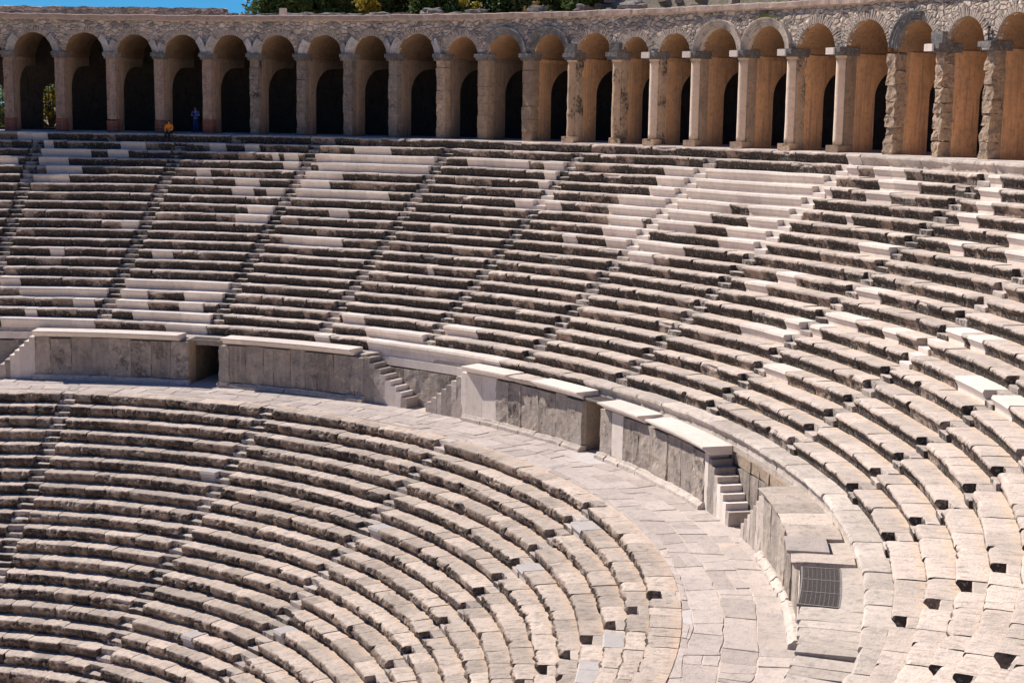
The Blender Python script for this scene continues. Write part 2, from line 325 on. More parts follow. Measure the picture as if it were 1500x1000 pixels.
def block(mb, O, R, z, a0, a1, prof, wear=.5, rough=.02, step=.11, chips=True):
    n = max(3, int((a1 - a0) * R * math.pi / 180 / step) + 1)
    th = np.linspace(a0, a1, n); L = (a1 - a0) * R * math.pi / 180; sl = np.linspace(0, L, n)
    nj = len(prof); T = np.repeat(th[:, None], nj, 1); dr = np.tile(prof[:, 0], (n, 1)); dz = np.tile(prof[:, 1], (n, 1)); fr = np.tile(prof[:, 2], (n, 1))
    rad = np.clip(dr / .87, 0, 1); TAPE[0] += 1; b = TAPE[0]
    Q = np.stack([th * R * .0175, np.full(n, z * 3.1), np.full(n, R)], -1)
    sag = .030 * vn(Q, .16, 51) + .014 * vn(Q, .6, 52); bow = .055 * vn(Q, .13, 53) + .02 * vn(Q, .5, 54)
    if R > 20: dz = dz + sag[:, None] * (prof[None, :, 1] > -.3); dr = dr + bow[:, None] * (prof[None, :, 0] < .3)
    if wear > 0:
        wl = WL[None, :]
        s = np.stack([sl, np.full(n, b * 3.7), np.full(n, z)], -1)
        broke = random.random() < .07
        e = (random.uniform(.08, .22) * np.clip(.5 + vn(s, 1.1, 15) * 1.2, 0, 1) if broke else 0) + wear * (.075 * np.clip(vn(s, 1.7, 1) + .15, 0, 1) + .05 * np.clip(vn(s, 4.6, 2), 0, 1)) + wear * .02
        if chips:
            for _ in range(random.choice((0, 0, 1, 1, 2))):
                x = random.choice((0, L, random.uniform(0, L))); w = random.uniform(.06, .22); e = e + wear * random.uniform(.05, .16) * np.exp(-((sl - x) / w) ** 2)
        dr = dr + e[:, None] * wl; dz = dz - (e[:, None] * .45) * wl * (prof[None, :, 1] > -.2)
        base = P3(O, R + dr, T, z + dz)
        n1 = vn(base, 6.5, 3) * .6 + vn(base, 14, 4) * .4; n2 = vn(base, 6.5, 5) * .6 + vn(base, 15, 6) * .4
        inner = (prof[:, 0] < .8)[None, :]
        if rough > .03:
            n1 = n1 + 1.0 * np.abs(vn(base, 3.3, 9)) - .25 + .5 * np.abs(vn(base, 8, 10)) * np.sign(vn(base, 2.1, 12))
        dr = dr + rough * (1 + wear) * n1 * fr * inner; dz = dz + (.35 * rough * n2 + .012 * vn(base, 1.3, 8)) * (prof[None, :, 1] > -.5)
        dz = dz + random.uniform(-.016, .014) * (prof[None, :, 1] > -.3) + np.linspace(-1, 1, n)[:, None] * random.uniform(-.008, .008)
        dr = dr + random.uniform(-.022, .022) * (dr < .3)
        k = np.minimum(np.arange(n), np.arange(n)[::-1])[:, None] == 0
        dr = dr + k * .018 * fr; dz = dz - k * .010 * (1 - fr) * (prof[None, :, 1] > -.2)
    else:
        dz = dz + random.uniform(-.004, .004) * (prof[None, :, 1] > -.3); dr = dr + random.uniform(-.004, .004) * (dr < .3)
    V = P3(O, R + dr, T, z + dz); ar = np.repeat(sl[:, None], nj, 1) + b * 7.3
    mb.add(V, sweep_faces(n, nj, True, False), front=fr, rad=rad, arc=ar)
    ef = .9 if wear > 0 else .0                # exposed ends: dark crust plus the notch shade, both put into colour
    mb.add(V[0], [tuple(range(nj))[::-1]], front=ef, rad=.3, arc=ar[0]); mb.add(V[-1], [tuple(range(nj))], front=ef, rad=.3, arc=ar[-1])
def runs(a0, a1, whites):
    """split an arc into (start, end, is_white) pieces"""
    out = []; p = a0
    for w0, w1 in sorted(whites):
        w0 = max(w0, p); w1 = min(w1, a1)
        if w1 - w0 < .35: continue
        if w0 - p > .3: out.append((p, w0, False))
        else: w0 = p
        if a1 - w1 < .35: w1 = a1
        out.append((w0, w1, True)); p = w1
    if a1 - p > .05: out.append((p, a1, False))
    return out
def cut(a0, a1, R, lo, hi):
    L = (a1 - a0) * R * math.pi / 180; n = max(1, int(round(L / random.uniform(lo, hi))))
    w = np.array([random.uniform(.65, 1.35) for _ in range(n)]); e = np.concatenate([[0], np.cumsum(w / w.sum())]); return [a0 + (a1 - a0) * x for x in e]

ORD = ['zeroth', 'first', 'second', 'third', 'fourth', 'fifth', 'sixth', 'seventh', 'eighth', 'ninth', 'tenth', 'eleventh', 'twelfth', 'thirteenth', 'fourteenth', 'fifteenth', 'sixteenth', 'seventeenth', 'eighteenth', 'nineteenth', 'twentieth', 'twenty-first']
GAP = .009
def bench(tier, k, w, a0, a1, whites):
    if tier == 'u': O, (R, z), prof, mat = UO, urow(k), PW, M['upper']
    else: O, (R, z), prof, mat = LO, lrow(k), PL, M['lower']
    near = abs(np.linalg.norm(P3(O, R, (a0 + a1) / 2, z) - CAM)) < 62
    g = GAP / R * 57.3
    rr = runs(a0, a1, whites); frac = sum(b - a for a, b, q in rr if q) / (a1 - a0)
    look = 'pale restored' if frac > .8 else 'partly restored' if frac > .12 else 'dark weathered' if tier == 'u' else 'rough grey'
    if tier == 'u':
        S = 'left of first upper stairway' if w == 0 else 'between upper stairways %s and %s from left' % (ORD[w], ORD[w + 1]) if w < 13 else 'right of last upper stairway'
        lab = '%s bench, %s row below arcade, %s' % (look, ORD[k], S); grp = 'benches of the upper seating tier'
    else:
        S = 'left of first lower stairway' if w == 0 else 'between lower stairways %s and %s from left' % (ORD[w], ORD[w + 1]) if w < 6 else 'right of last lower stairway'
        lab = '%s bench, %s row below walkway, %s' % (look, ORD[k + 1], S); grp = 'benches of the lower seating tier'
    root = empty('stone_bench', P3(O, R + .3, np.array((a0 + a1) / 2), z - .5), lab, 'bench', grp)
    for p, q, wh in rr:
        es = cut(p, q, R, 1.15, 1.6) if tier == 'u' else cut(p, q, R, .95, 1.5)
        for i in range(len(es) - 1):
            mb = MB()
            if wh:
                block(mb, O, R, z, es[i] + g * .8, es[i + 1] - g * .8, PN, 0, 0, .3)
                mb.build('seat_block', M['white'] if tier == 'u' else M['paveblue'], root, label='clean pale restored seat block' if tier == 'u' else 'smooth pale grey seat block')
            else:
                wear = min(1.3, abs(random.gauss(.6, .4)) + (.0 if tier == 'u' else .25)); ro = .026 if tier == 'u' else .055
                if random.random() < .2: wear *= .2; ro *= .35
                block(mb, O, R, z, es[i] + g, es[i + 1] - g, prof, wear, ro, .075 if near else .11)
                mb.build('seat_block', mat, root)
    return root

HW = .42                                    # half width of a stairway
NB = 0
for w in range(len(US) - 1):
    for k in range(1, 20):
        R, z = urow(k); h = HW / R * 57.3; a0, a1 = US[w] + h, US[w + 1] - h
        if w == 13: a1 = a0 + 5
        if w == 0: a0 = 24.0
        if not seen(P3(UO, R, np.linspace(a0, a1, 9), np.full(9, z)), 40): continue
        bench('u', k, w, a0, a1, WHITE.get(k, [])); NB += 1
for w in range(len(LS) - 1):
    for k in range(0, 20):
        R, z = lrow(k); h = HW / R * 57.3; a0, a1 = LS[w] + h, LS[w + 1] - h
        if w == 0: a0 = 24.0
        if not seen(P3(LO, R, np.linspace(a0, a1, 13), np.full(13, z)), 40): continue
        bench('l', k, w, a0, a1, LWHITE.get(k, [])); NB += 1
print('benches', NB)

# stairways: every row is cut by a half-height step
def step_block(mb, O, R, z, c, lo, h, wear):
    prof = [(.885, 0), (.62, 0), (.45, 0), (.42, -.012), (.415, -h * .55), (.42, -h), (.34, -h), (.20, -h), (.10, -h - .004), (.07, -h - .03), (.08, -h - .15), (.10, lo), (.885, lo)]
    d = (HW - .012) / R * 57.3; n = 7; th = np.linspace(c - d, c + d, n); pr = np.array(prof)
    V = P3(O, R + np.tile(pr[:, 0], (n, 1)), np.repeat(th[:, None], len(pr), 1), z + np.tile(pr[:, 1], (n, 1)))
    V = V + wear * np.stack([vn(V, 3, 31), vn(V, 3, 32), .7 * vn(V, 4, 33)], -1)
    fr = np.tile(np.array([0, 0, 0, .6, 1, 1, 0, 0, .3, 1, 1, 1, 0.]), (n, 1)); mb.add(V, sweep_faces(n, len(pr)), front=fr, rad=0)
WST = {7: (1, 8), 8: (0, 0), 6: (2, 9), 9: (12, 13), 5: (5, 6)}
for i, c in enumerate(US):
    ks = [k for k in range(1, 20) if seen(P3(UO, urow(k)[0], np.array([c]), np.array([urow(k)[1]])), 40)]
    if not ks or i in (0, len(US) - 1): continue
    root = empty('stairway', P3(UO, urow(ks[-1])[0], np.array(c), urow(ks[-1])[1] - .5), 'narrow stone stairway climbing the upper tier, %s from the left' % ORD[i], 'stairway', 'stairways of the upper tier')
    for k in ks:
        R, z = urow(k); mb = MB(); wt = i in WST and WST[i][0] <= k <= WST[i][1]
        step_block(mb, UO, R, z - .006, c, -.56, .29 + random.uniform(-.02, .02), .006 if wt else .03)
        mb.build('step', M['white'] if wt else M['step'], root, label='pale restored step' if wt else None)
for i, c in enumerate(LS):
    ks = [k for k in range(0, 20) if seen(P3(LO, lrow(k)[0], np.array([c]), np.array([lrow(k)[1]])), 40)]
    if not ks or i == 0: continue
    root = empty('stairway', P3(LO, lrow(ks[-1])[0], np.array(c), lrow(ks[-1])[1] - .5), 'narrow stone stairway descending the lower tier, %s from the left' % ORD[i], 'stairway', 'stairways of the lower tier')
    for k in ks:
        R, z = lrow(k); mb = MB(); step_block(mb, LO, R, z - .006, c, -.57, .29 + random.uniform(-.02, .02), .03); mb.build('step', M['step'], root)

# top step under the arcade and parapet course over the podium wall
ga = empty('gallery_step', P3(UO, 53.6, np.array(63.), 12.9), 'long moulded stone step running along the foot of the arcade', 'stone step')
R, z = urow(0); PG = PW.copy(); PG[0:5, 0] = (1.25, .9, .6, .35, .18); PG[-1, 0] = 1.25
for p, q, wh in runs(23.0, 104.0, [(27.5, 29.6), (89.4, 90.4)]):
    es = cut(p, q, R, 1.3, 1.9)
    for i in range(len(es) - 1):
        mb = MB(); pale = es[i] > 89.5 or wh
        block(mb, UO, R, z, es[i] + .01, es[i + 1] - .01, PG, .15 if wh else .55, .02, .13); mb.build('kerb_block', M['white'] if wh else M['plinth'] if pale else M['upper'], ga)
pc = empty('parapet_course', P3(UO, UR20, np.array(80.), 2.4), 'low stone parapet course crowning the podium wall under the upper rows', 'stone parapet')
R, z = urow(20); PP = PW.copy(); PP[-2] = (.16, -.75, 1); PP[-1] = (.93, -.75, 0)
PPN = PN.copy(); PPN[-2] = (.15, -.75, 1); PPN[-1] = (.93, -.75, 0)
for p, q, wh in runs(25.0, 155.0, WHITE20):
    es = cut(p, q, R, 1.2, 1.8)
    for i in range(len(es) - 1):
        mb = MB()
        if wh: block(mb, UO, R, z, es[i] + .004, es[i + 1] - .004, PPN, 0, 0, .3); mb.build('parapet_block', M['white'], pc, label='clean pale restored parapet block')
        else: block(mb, UO, R, z, es[i] + .012, es[i + 1] - .012, PP, random.uniform(.2, .8), .02, .12); mb.build('parapet_block', M['plinth'] if es[i] > 86 else M['upper'], pc)

# ------------------------------------------------------------------ setting under the seats
mb = MB()
prof = [(37.3, 1.9), (UR20 + .75, UZ20 - .62), (54.3, 12.7), (54.6, 12.7), (54.6, -11), (37.3, -11)]
ring(mb, UO, [(UR20 + .3, 2.36), (UR20 + .9, UZ20 - .62), (UR20 + 20 * TU + .9, urow(0)[1] - .62), (54.8, 12.8), (54.8, 12.2), (UR20 + .9, 1.9)], 20, 160, 120)
tag(mb.build('terrace_slope', M['mortar']), kind='structure')
mb = MB()
ring(mb, LO, [(LR0 + 1.2, -.62), (LR0 - 19 * LT + .9, -19 * LH - .62), (LR0 - 19 * LT - .2, -20 * LH - .1), (5, -20 * LH - .1), (5, -13), (LR0 + 1.2, -13)], 20, 168, 120)
tag(mb.build('lower_slope', M['mortar']), kind='structure')

# walkway (diazoma) of irregular slabs bedded in dust
mb = MB()
ring(mb, LO, [(LR0 + .8, -.022), (39.0, -.022), (39.0, -.6), (LR0 + .8, -.6)], 20, 168, 160, mi=1)
bands = [LR0 + .99, 32.25, 33.25, 34.25, 35.6]
def rb(k, a): return bands[k] + (.16 if 0 < k < 4 else 0) * float(vn(np.array([[a * .6, k * 9.1, 0]]), .35, 70)[0]) + (.05 if 0 < k < 4 else 0) * float(vn(np.array([[a * .6, k * 9.1, 0]]), 1.6, 71)[0])
for bi in range(len(bands) - 1):
    a = 24.0 + random.uniform(0, 2); sk0 = 0
    while a < 160:
        Lh = random.uniform(.65, 2.1) / bands[bi] * 57.3; sk1 = random.uniform(-.22, .22)
        if seen(P3(LO, bands[bi], np.array([a, a + Lh]), np.zeros(2)), 60):
            sub = random.choice((0, 0, 0, 1, 2)); m_ = random.uniform(.35, .65)
            for q in range(2 if sub else 1):
                u0, u1 = (0, 1) if sub != 1 else ((0, m_) if q == 0 else (m_, 1))
                v0, v1 = (0, 1) if sub != 2 else ((0, m_) if q == 0 else (m_, 1))
                gg = random.uniform(.004, .014); gd = gg / 33 * 57.3; h = random.uniform(-.014, .016)
                def at(u, v):
                    aa_ = a + v * Lh + (sk0 * (1 - v) + sk1 * v) * (u - .5) * 2; r0, r1 = rb(bi, aa_), rb(bi + 1, aa_); return (r0 + (r1 - r0) * u, aa_)
                pts = []
                for (ua, va), (ub, vb) in (((u0, v0), (u0, v1)), ((u0, v1), (u1, v1)), ((u1, v1), (u1, v0)), ((u1, v0), (u0, v0))):
                    for t in range(5):
                        x = t / 5; r_, a_ = at(ua + (ub - ua) * x, va + (vb - va) * x); pts.append((r_, a_))
                pts = np.array(pts); N = len(pts); cen = pts.mean(0)
                dv = cen - pts; sc_ = np.array([1, 33 / 57.3]); dn = dv * sc_; dn = dn / np.linalg.norm(dn, axis=1)[:, None] / sc_
                cor = np.where(np.arange(N) % 5 == 0, random.choice((1.5, 2.5, 4.0)), 1.0)[:, None]
                jn = (np.abs(vn(np.stack([pts[:, 0], pts[:, 1] * .58, np.full(N, bi * 5 + q)], -1), 3.0, 72)) * .022)[:, None]
                pts = pts + dn * (gg * cor + jn); ins = pts + dn * .014
                tl = [random.uniform(-.010, .010) for _ in range(2)]
                zt = h + tl[0] * (ins[:, 0] - cen[0]) + tl[1] * (ins[:, 1] - cen[1])
                V = np.concatenate([P3(LO, ins[:, 0], ins[:, 1], zt), P3(LO, pts[:, 0], pts[:, 1], zt - .010), P3(LO, pts[:, 0], pts[:, 1], np.full(N, -.08))])
                F = [tuple(range(N))[::-1]] + [(i, (i + 1) % N, N + (i + 1) % N, N + i) for i in range(N)] + [(N + i, N + (i + 1) % N, 2 * N + (i + 1) % N, 2 * N + i) for i in range(N)]
                mb.add(V, F, 2 if random.random() < .02 else 0, tint=random.random())
        a += Lh; sk0 = sk1
tag(mb.build('walkway', [M['pave'], M['mortar'], M['paveblue']]), kind='structure')

# ledge behind the podium wall
mb = MB(); n = 150; th = np.linspace(24, 156, n); back = []
V0 = P3(LO, RW + .32, th, np.full(n, 2.47))
q = V0 - UO; thu = np.degrees(np.arctan2(q[:, 0], q[:, 1])); V1 = P3(UO, UR20 + .3, thu, np.full(n, 2.56))
gaps = [(45.5, 48.5), (88.7, 90.9), (131.2, 137.0)]
ok = lambda a: not any(g0 < a < g1 for g0, g1 in gaps)
V0b, V1b = V0.copy(), V1.copy(); V0b[:, 2] -= .2; V1b[:, 2] -= .2
stairsgap = [(22.0, 31.0), (63.4, 74.8), (106.0, 117.0), (137.0, 150.0)]
nb = lambda a: not any(g0 < a < g1 for g0, g1 in stairsgap)
Vi = np.where(np.array([nb(a) for a in th])[:, None], V0, V1 - (V1 - V0) * .18 / np.linalg.norm((V1 - V0)[:, :2], axis=1)[:, None])
for i in range(n - 1):
    if not (ok(th[i]) and ok(th[i + 1])):
        m0 = V1[i] * .3 + V0[i] * .7; m1 = V1[i + 1] * .3 + V0[i + 1] * .7; A, B = (V1[i] - V0[i]), (V1[i + 1] - V0[i + 1])
        m0 = V0[i] + A / np.linalg.norm(A) * .80; m1 = V0[i + 1] + B / np.linalg.norm(B) * .80
        q4 = [m0, V1[i], V1[i + 1], m1]
    else: q4 = [Vi[i], V1[i], V1[i + 1], Vi[i + 1]]
    q4 = np.array(q4); lo = q4.copy(); lo[:, 2] -= .22
    mb.add(np.concatenate([q4, lo]), [(3, 2, 1, 0), (4, 5, 6, 7), (0, 1, 5, 4), (1, 2, 6, 5), (2, 3, 7, 6), (3, 0, 4, 7)])
tag(mb.build('ledge', M['plinth']), kind='structure')

# ------------------------------------------------------------------ podium wall, in the stretches between doors and stairs
def back_R(a):                              # radius (about LO) of the parapet face at angle a
    s, c = math.sin(R_(a)), math.cos(R_(a)); b = LO[0] * s; rr = UR20 + .16
    return -b + math.sqrt(rr * rr - (LO[0] * c) ** 2)
def panel(mb, a0, a1, R0, R1, z0, z1, jit=.012, seed=0, mi=0, ztop=None, step=.15):
    nt = max(2, int((a1 - a0) * R0 * .01745 / step) + 1); nz = max(2, int((z1 - z0) / step) + 1)
    th = np.linspace(a0, a1, nt); out = []
    zz = np.linspace(0, 1, nz)
    def zf(a): return z1 if ztop is None else ztop(a)
    V = []; ids = {}
    for s, Rr in ((0, R0), (1, R1)):
        for i, a in enumerate(th):
            for k in range(nz): ids[(s, i, k)] = len(V); V.append((Rr, a, z0 + (zf(a) - z0) * zz[k]))
    V = np.array(V); W = P3(LO, V[:, 0], V[:, 1], V[:, 2])
    fr = (V[:, 0] < (R0 + R1) / 2)
    W = W + jit * fr[:, None] * (np.stack([vn(W, 2.6, seed), vn(W, 2.6, seed + 1), .3 * vn(W, 2.6, seed + 2)], -1) + .5 * np.stack([vn(W, 7, seed + 3), vn(W, 7, seed + 4), 0 * fr], -1))
    F = []
    for i in range(nt - 1):
        for k in range(nz - 1):
            a, b, c, d = (i, k), (i + 1, k), (i + 1, k + 1), (i, k + 1)
            F.append(tuple(ids[(0,) + x] for x in (a, b, c, d))); F.append(tuple(ids[(1,) + x] for x in (d, c, b, a)))
        F.append((ids[(0, i, nz - 1)], ids[(0, i + 1, nz - 1)], ids[(1, i + 1, nz - 1)], ids[(1, i, nz - 1)]))
        F.append((ids[(1, i, 0)], ids[(1, i + 1, 0)], ids[(0, i + 1, 0)], ids[(0, i, 0)]))
    for k in range(nz - 1):
        F.append((ids[(1, 0, k)], ids[(0, 0, k)], ids[(0, 0, k + 1)], ids[(1, 0, k + 1)]))
        F.append((ids[(0, nt - 1, k)], ids[(1, nt - 1, k)], ids[(1, nt - 1, k + 1)], ids[(0, nt - 1, k + 1)]))
    mb.add(W, F, mi)
COPW = [(34.98, 2.765), (36.22, 2.765), (36.22, 2.42), (35.37, 2.42), (35.35, 2.47), (35.10, 2.64), (34.98, 2.69)]
def wall_segment(a0, a1, white, coping, lab, rough=.028, dz=0):
    root = empty('podium_wall', P3(LO, RW, np.array((a0 + a1) / 2), 0.), lab, 'wall', 'stretches of the podium wall')
    mb = MB(); ring(mb, LO, [(RW + .24, 0), (RW + .24, 2.43 + dz), (36.45, 2.43 + dz), (36.45, 0)], a0 + .02, a1 - .02, max(3, int((a1 - a0) * 1.2)), jit=.03, seed=4); mb.build('core', M['core'], root)
    mb = MB(); es = cut(a0 - .15, a1 + .15, RW, .8, 1.3)
    for i in range(len(es) - 1):
        o = random.uniform(-.03, .03); hh = random.uniform(-.03, .03)
        ring(mb, LO, [(RW - .26 + o, -.03), (RW - .25 + o, .13 + hh), (RW - .14 + o, .19 + hh), (RW - .08, .27 + hh), (RW + .22, .27 + hh), (RW + .22, -.03)], es[i] + .02, es[i + 1] - .02, 8, jit=.035, seed=60 + i)
    mb.build('plinth', M['plinth'], root)
    es = []
    pts = [a0] + sorted([x for w in white for x in w if a0 < x < a1]) + [a1]
    for p, q in zip(pts[:-1], pts[1:]):
        iw = any(abs(w[0] - p) < .01 or (w[0] <= p and q <= w[1]) for w in white)
        e = cut(p, q, RW, .8, 1.4)
        for i in range(len(e) - 1):
            mb = MB(); o = 0 if iw else random.uniform(-.02, .045)
            panel(mb, e[i] + .012, e[i + 1] - .012, RW + o, RW + .27, .285, dz + (2.40 if iw else 2.38 + random.uniform(-.09, .02)), 0 if iw else rough * random.uniform(.5, 2.2), int(a0 * 10) + i)
            mb.build('wall_panel', M['white'] if iw else M['ortho'], root, label='smooth pale replacement panel' if iw else None)
    for c0, c1, kind in coping:
        e = cut(c0, c1, RW, 1.3, 1.8) if kind == 'w' else cut(c0, c1, RW, .8, 1.4)
        for i in range(len(e) - 1):
            mb = MB()
            if kind == 'w': ring(mb, LO, [(r, z + dz) for r, z in COPW], e[i] + .004, e[i + 1] - .004, 4); mb.build('coping_slab', M['pave'] if a0 == 117 else M['white'], root, label='clean pale coping slab')
            else:
                d = random.uniform(0, .10) if kind == 'd' else random.uniform(-.01, .02)
                ring(mb, LO, [(35.10 + d, 2.68 + dz), (35.5, 2.71 + dz), (back_R(e[i]) - .06, 2.71 + dz), (back_R(e[i]) - .06, 2.42 + dz), (35.38, 2.42 + dz), (35.2 + d, 2.50 + dz)], e[i] + .012, e[i + 1] - .012, 9, jit=.035 if kind == 'd' else .018, seed=int(e[i] * 7)); mb.build('coping_slab', M['upper'] if kind == 'd' else M['lower'], root, label='weathered grey coping slab')
    return root
wall_segment(31.0, 45.4, [], [(31.0, 44.7, 'w')], 'dark podium wall with long pale coping left of the left doorway')
wall_segment(48.5, 63.4, [], [(49.0, 62.3, 'w')], 'stained podium wall with long pale coping right of the left doorway')
wall_segment(74.7, 88.6, [(74.75, 78.2)], [(74.7, 79.9, 'w'), (80.0, 82.9, 'd'), (83.0, 88.7, 'w')], 'podium wall with one wide white panel and a broken dark coping, left of central doorway')
wall_segment(91.0, 105.9, [(92.5, 94.0)], [(91.4, 96.9, 'w'), (98.0, 106.9, 'w')], 'podium wall with one narrow white panel, right of central doorway', .028, -.14)
wall_segment(117.0, 131.2, [(130.1, 131.15)], [(117.0, 127.2, 'g'), (127.2, 129.7, 'w'), (129.7, 131.2, 'g')], 'streaked podium wall with grey coping beside the nearest steel grate', .03, -.08)
fw = empty('ruined_wall', P3(LO, 36.2, np.array(140.), 0.), 'ruined ledge of grey slabs in front of the nearest steel grate', 'wall')
e = cut(137.05, 142.6, 36, .42, .6)
for i in range(len(e) - 1):
    mb = MB(); d = (e[i] - 137) * .07 - .17; ring(mb, LO, [(35.62 + d, 2.44), (35.64 + d, 2.50), (36.0, 2.53), (back_R(e[i]) - .02, 2.54), (back_R(e[i]) - .02, 2.0), (35.75 + d, 2.0), (35.7 + d, 2.3)], e[i] + .015, e[i + 1] - .015, 6, jit=.035, seed=i * 3); mb.build('ledge_slab', M['plinth'], fw)
e = cut(142.65, 149.0, 36, .6, .9)
for i in range(len(e) - 1):
    mb = MB(); d = .2 + i * .05; ring(mb, LO, [(35.62 + d, 2.36), (35.66 + d, 2.42), (back_R(e[i]) - .02, 2.44), (back_R(e[i]) - .02, 1.8), (35.75 + d, 1.8)], e[i] + .015, e[i + 1] - .015, 6, jit=.05, seed=i * 5); mb.build('ledge_slab', M['plinth'], fw)
for k in range(4):
    e = cut(137.0, 149.0, 36, .8, 1.4); mb = MB()
    for i in range(len(e) - 1): ring(mb, LO, [(35.95 + random.uniform(-.06, .1), k * .5 - .02), (35.95, k * .5 + .49), (36.9, k * .5 + .49), (36.9, k * .5 - .02)], e[i] + .05, e[i + 1] - .05, 5, jit=.06, seed=i + k * 9)
    mb.build('core', M['core'], fw)

# wall stairs and the recesses between them
def wall_stair(bot, top, lab, whites=()):
    n = 8; root = empty('wall_stair', P3(LO, RW + .5, np.array((bot + top) / 2), 0.), lab, 'stairs', 'stairs up the podium wall')
    d = (top - bot) / n
    for k in range(n):
        a, b = sorted((bot + d * k, bot + d * (k + 1))); zt = .27 + (k + 1) * (2.44 - .27) / (n + .25); mb = MB(); Rb = back_R((a + b) / 2) - .22
        m_ = (a + b) / 2
        wh = k in whites
        panel(mb, a - (0.05 if d < 0 else 0), b + (0 if d < 0 else .05), RW + .02, Rb - .0, -.02, zt, .0 if wh else .02, int(bot * 3) + k, step=.25)
        mb.build('step', M['white'] if wh else M['step'], root, label='clean pale step' if wh else None)
def recess(a0, a1, full0, full1, lab, whites=()):
    root = empty('recess_wall', P3(LO, back_R((a0 + a1) / 2), np.array((a0 + a1) / 2), 0.), lab, 'wall', 'recessed walls between the podium stairs')
    e = cut(full0, full1, 36.6, .7, 1.1)
    for i in range(len(e) - 1):
        mb = MB(); Rb = back_R((e[i] + e[i + 1]) / 2) - random.uniform(.14, .2)
        panel(mb, e[i] + .012, e[i + 1] - .012, Rb, Rb + .5, -.02, 1.85 + random.uniform(-.04, .05), .03, int(full0) + i); mb.build('wall_panel', M['ortho'], root)
        mb = MB(); panel(mb, e[i], e[i + 1], Rb + .03, Rb + .55, 1.92, 2.35, .0 if whites else .03, 3 + i); mb.build('lintel_block', M['white'] if whites else M['core'], root)
wall_stair(27.4, 31.0, 'stepped stair rising right to the podium top at far left', (3, 4, 5, 6, 7))
wall_stair(68.05, 63.4, 'pale stepped stair descending right into the central recess', (1, 2, 3))
wall_stair(70.2, 74.7, 'worn stepped stair rising right beside the wide white panel', (7,))
wall_stair(110.1, 105.9, 'block stair with pale lowest treads at the end of the central right wall', (1, 2, 3, 7))
wall_stair(112.4, 117.0, 'stepped stair rising toward the grey coped wall', ())
recess(20, 27.4, 20, 31.2, 'shaded recessed wall at the far left of the walkway', (1,))
recess(68, 70.2, 63.0, 75.0, 'recessed wall panels under a pale lintel between two podium stairs', (1,))
recess(110, 112.4, 105.5, 117.3, 'recessed wall of streaked panels and rubble right of the block stair')

# passages under the upper tier, each roofed at the front by a steel grate
def passage(a0, a1, lab):
    m_ = (a0 + a1) / 2; root = empty('doorway', P3(LO, 36.5, np.array(m_), 0.), lab, 'doorway', 'doorways in the podium wall')
    for s, a in ((0, a0), (1, a1)):
        mb = MB(); t = .5 / 37 * 57.3
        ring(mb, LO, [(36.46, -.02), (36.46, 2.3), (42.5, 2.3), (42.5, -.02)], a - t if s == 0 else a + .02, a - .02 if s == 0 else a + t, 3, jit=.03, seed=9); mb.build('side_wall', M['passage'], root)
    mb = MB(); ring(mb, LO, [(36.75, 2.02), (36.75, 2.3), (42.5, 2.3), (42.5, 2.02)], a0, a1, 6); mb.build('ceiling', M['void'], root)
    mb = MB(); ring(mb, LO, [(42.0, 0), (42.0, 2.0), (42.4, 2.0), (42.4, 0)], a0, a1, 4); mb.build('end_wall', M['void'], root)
    mb = MB(); ring(mb, LO, [(36.46, 2.06), (36.46, 2.36), (36.74, 2.36), (36.74, 2.06)], a0 - .8, a1 + .8, 6, jit=.02); mb.build('lintel', M['plinth'], root)
    return root
passage(45.42, 48.48, 'dark doorway in the shaded podium wall at left'); passage(88.62, 90.98, 'dark doorway in the middle of the podium wall'); passage(131.22, 136.98, 'passage sunk below the nearest steel grate')
def grate(a0, a1, lab):
    root = empty('steel_grate', P3(LO, 36.0, np.array((a0 + a1) / 2), 2.5), lab, 'grate', 'steel grates over the passages')
    z = 2.48
    mb = MB()
    L = (a1 - a0) * 35.9 * .01745; n = max(10, int(L / .06)); aa = np.linspace(a0, a1, n)
    for a in aa: gbox(mb, a, -.006, .006, 35.42, 36.44, z, z + .035, 2, O=LO)
    for r in np.linspace(35.45, 36.42, 9): ring(mb, LO, [(r - .005, z + .005), (r + .005, z + .005), (r + .005, z + .03), (r - .005, z + .03)], a0, a1, 8)
    mb.build('grate_bars', M['steel'], root)
    mb = MB()
    for a in np.linspace(a0, a1, 4): gbox(mb, a, -.022, .022, 35.38, 36.48, z - .03, z + .045, 2, O=LO)
    for r in (35.39, 36.47): ring(mb, LO, [(r - .022, z - .03), (r + .022, z - .03), (r + .022, z + .046), (r - .022, z + .046)], a0 - .04, a1 + .04, 8)
    mb.build('grate_frame', M['steel'], root)
grate(45.5, 48.4, 'steel grate over the shaded left doorway'); grate(88.7, 90.9, 'steel grate over the central doorway'); grate(131.4, 136.85, 'large dark steel grate on the wall top at lower right')

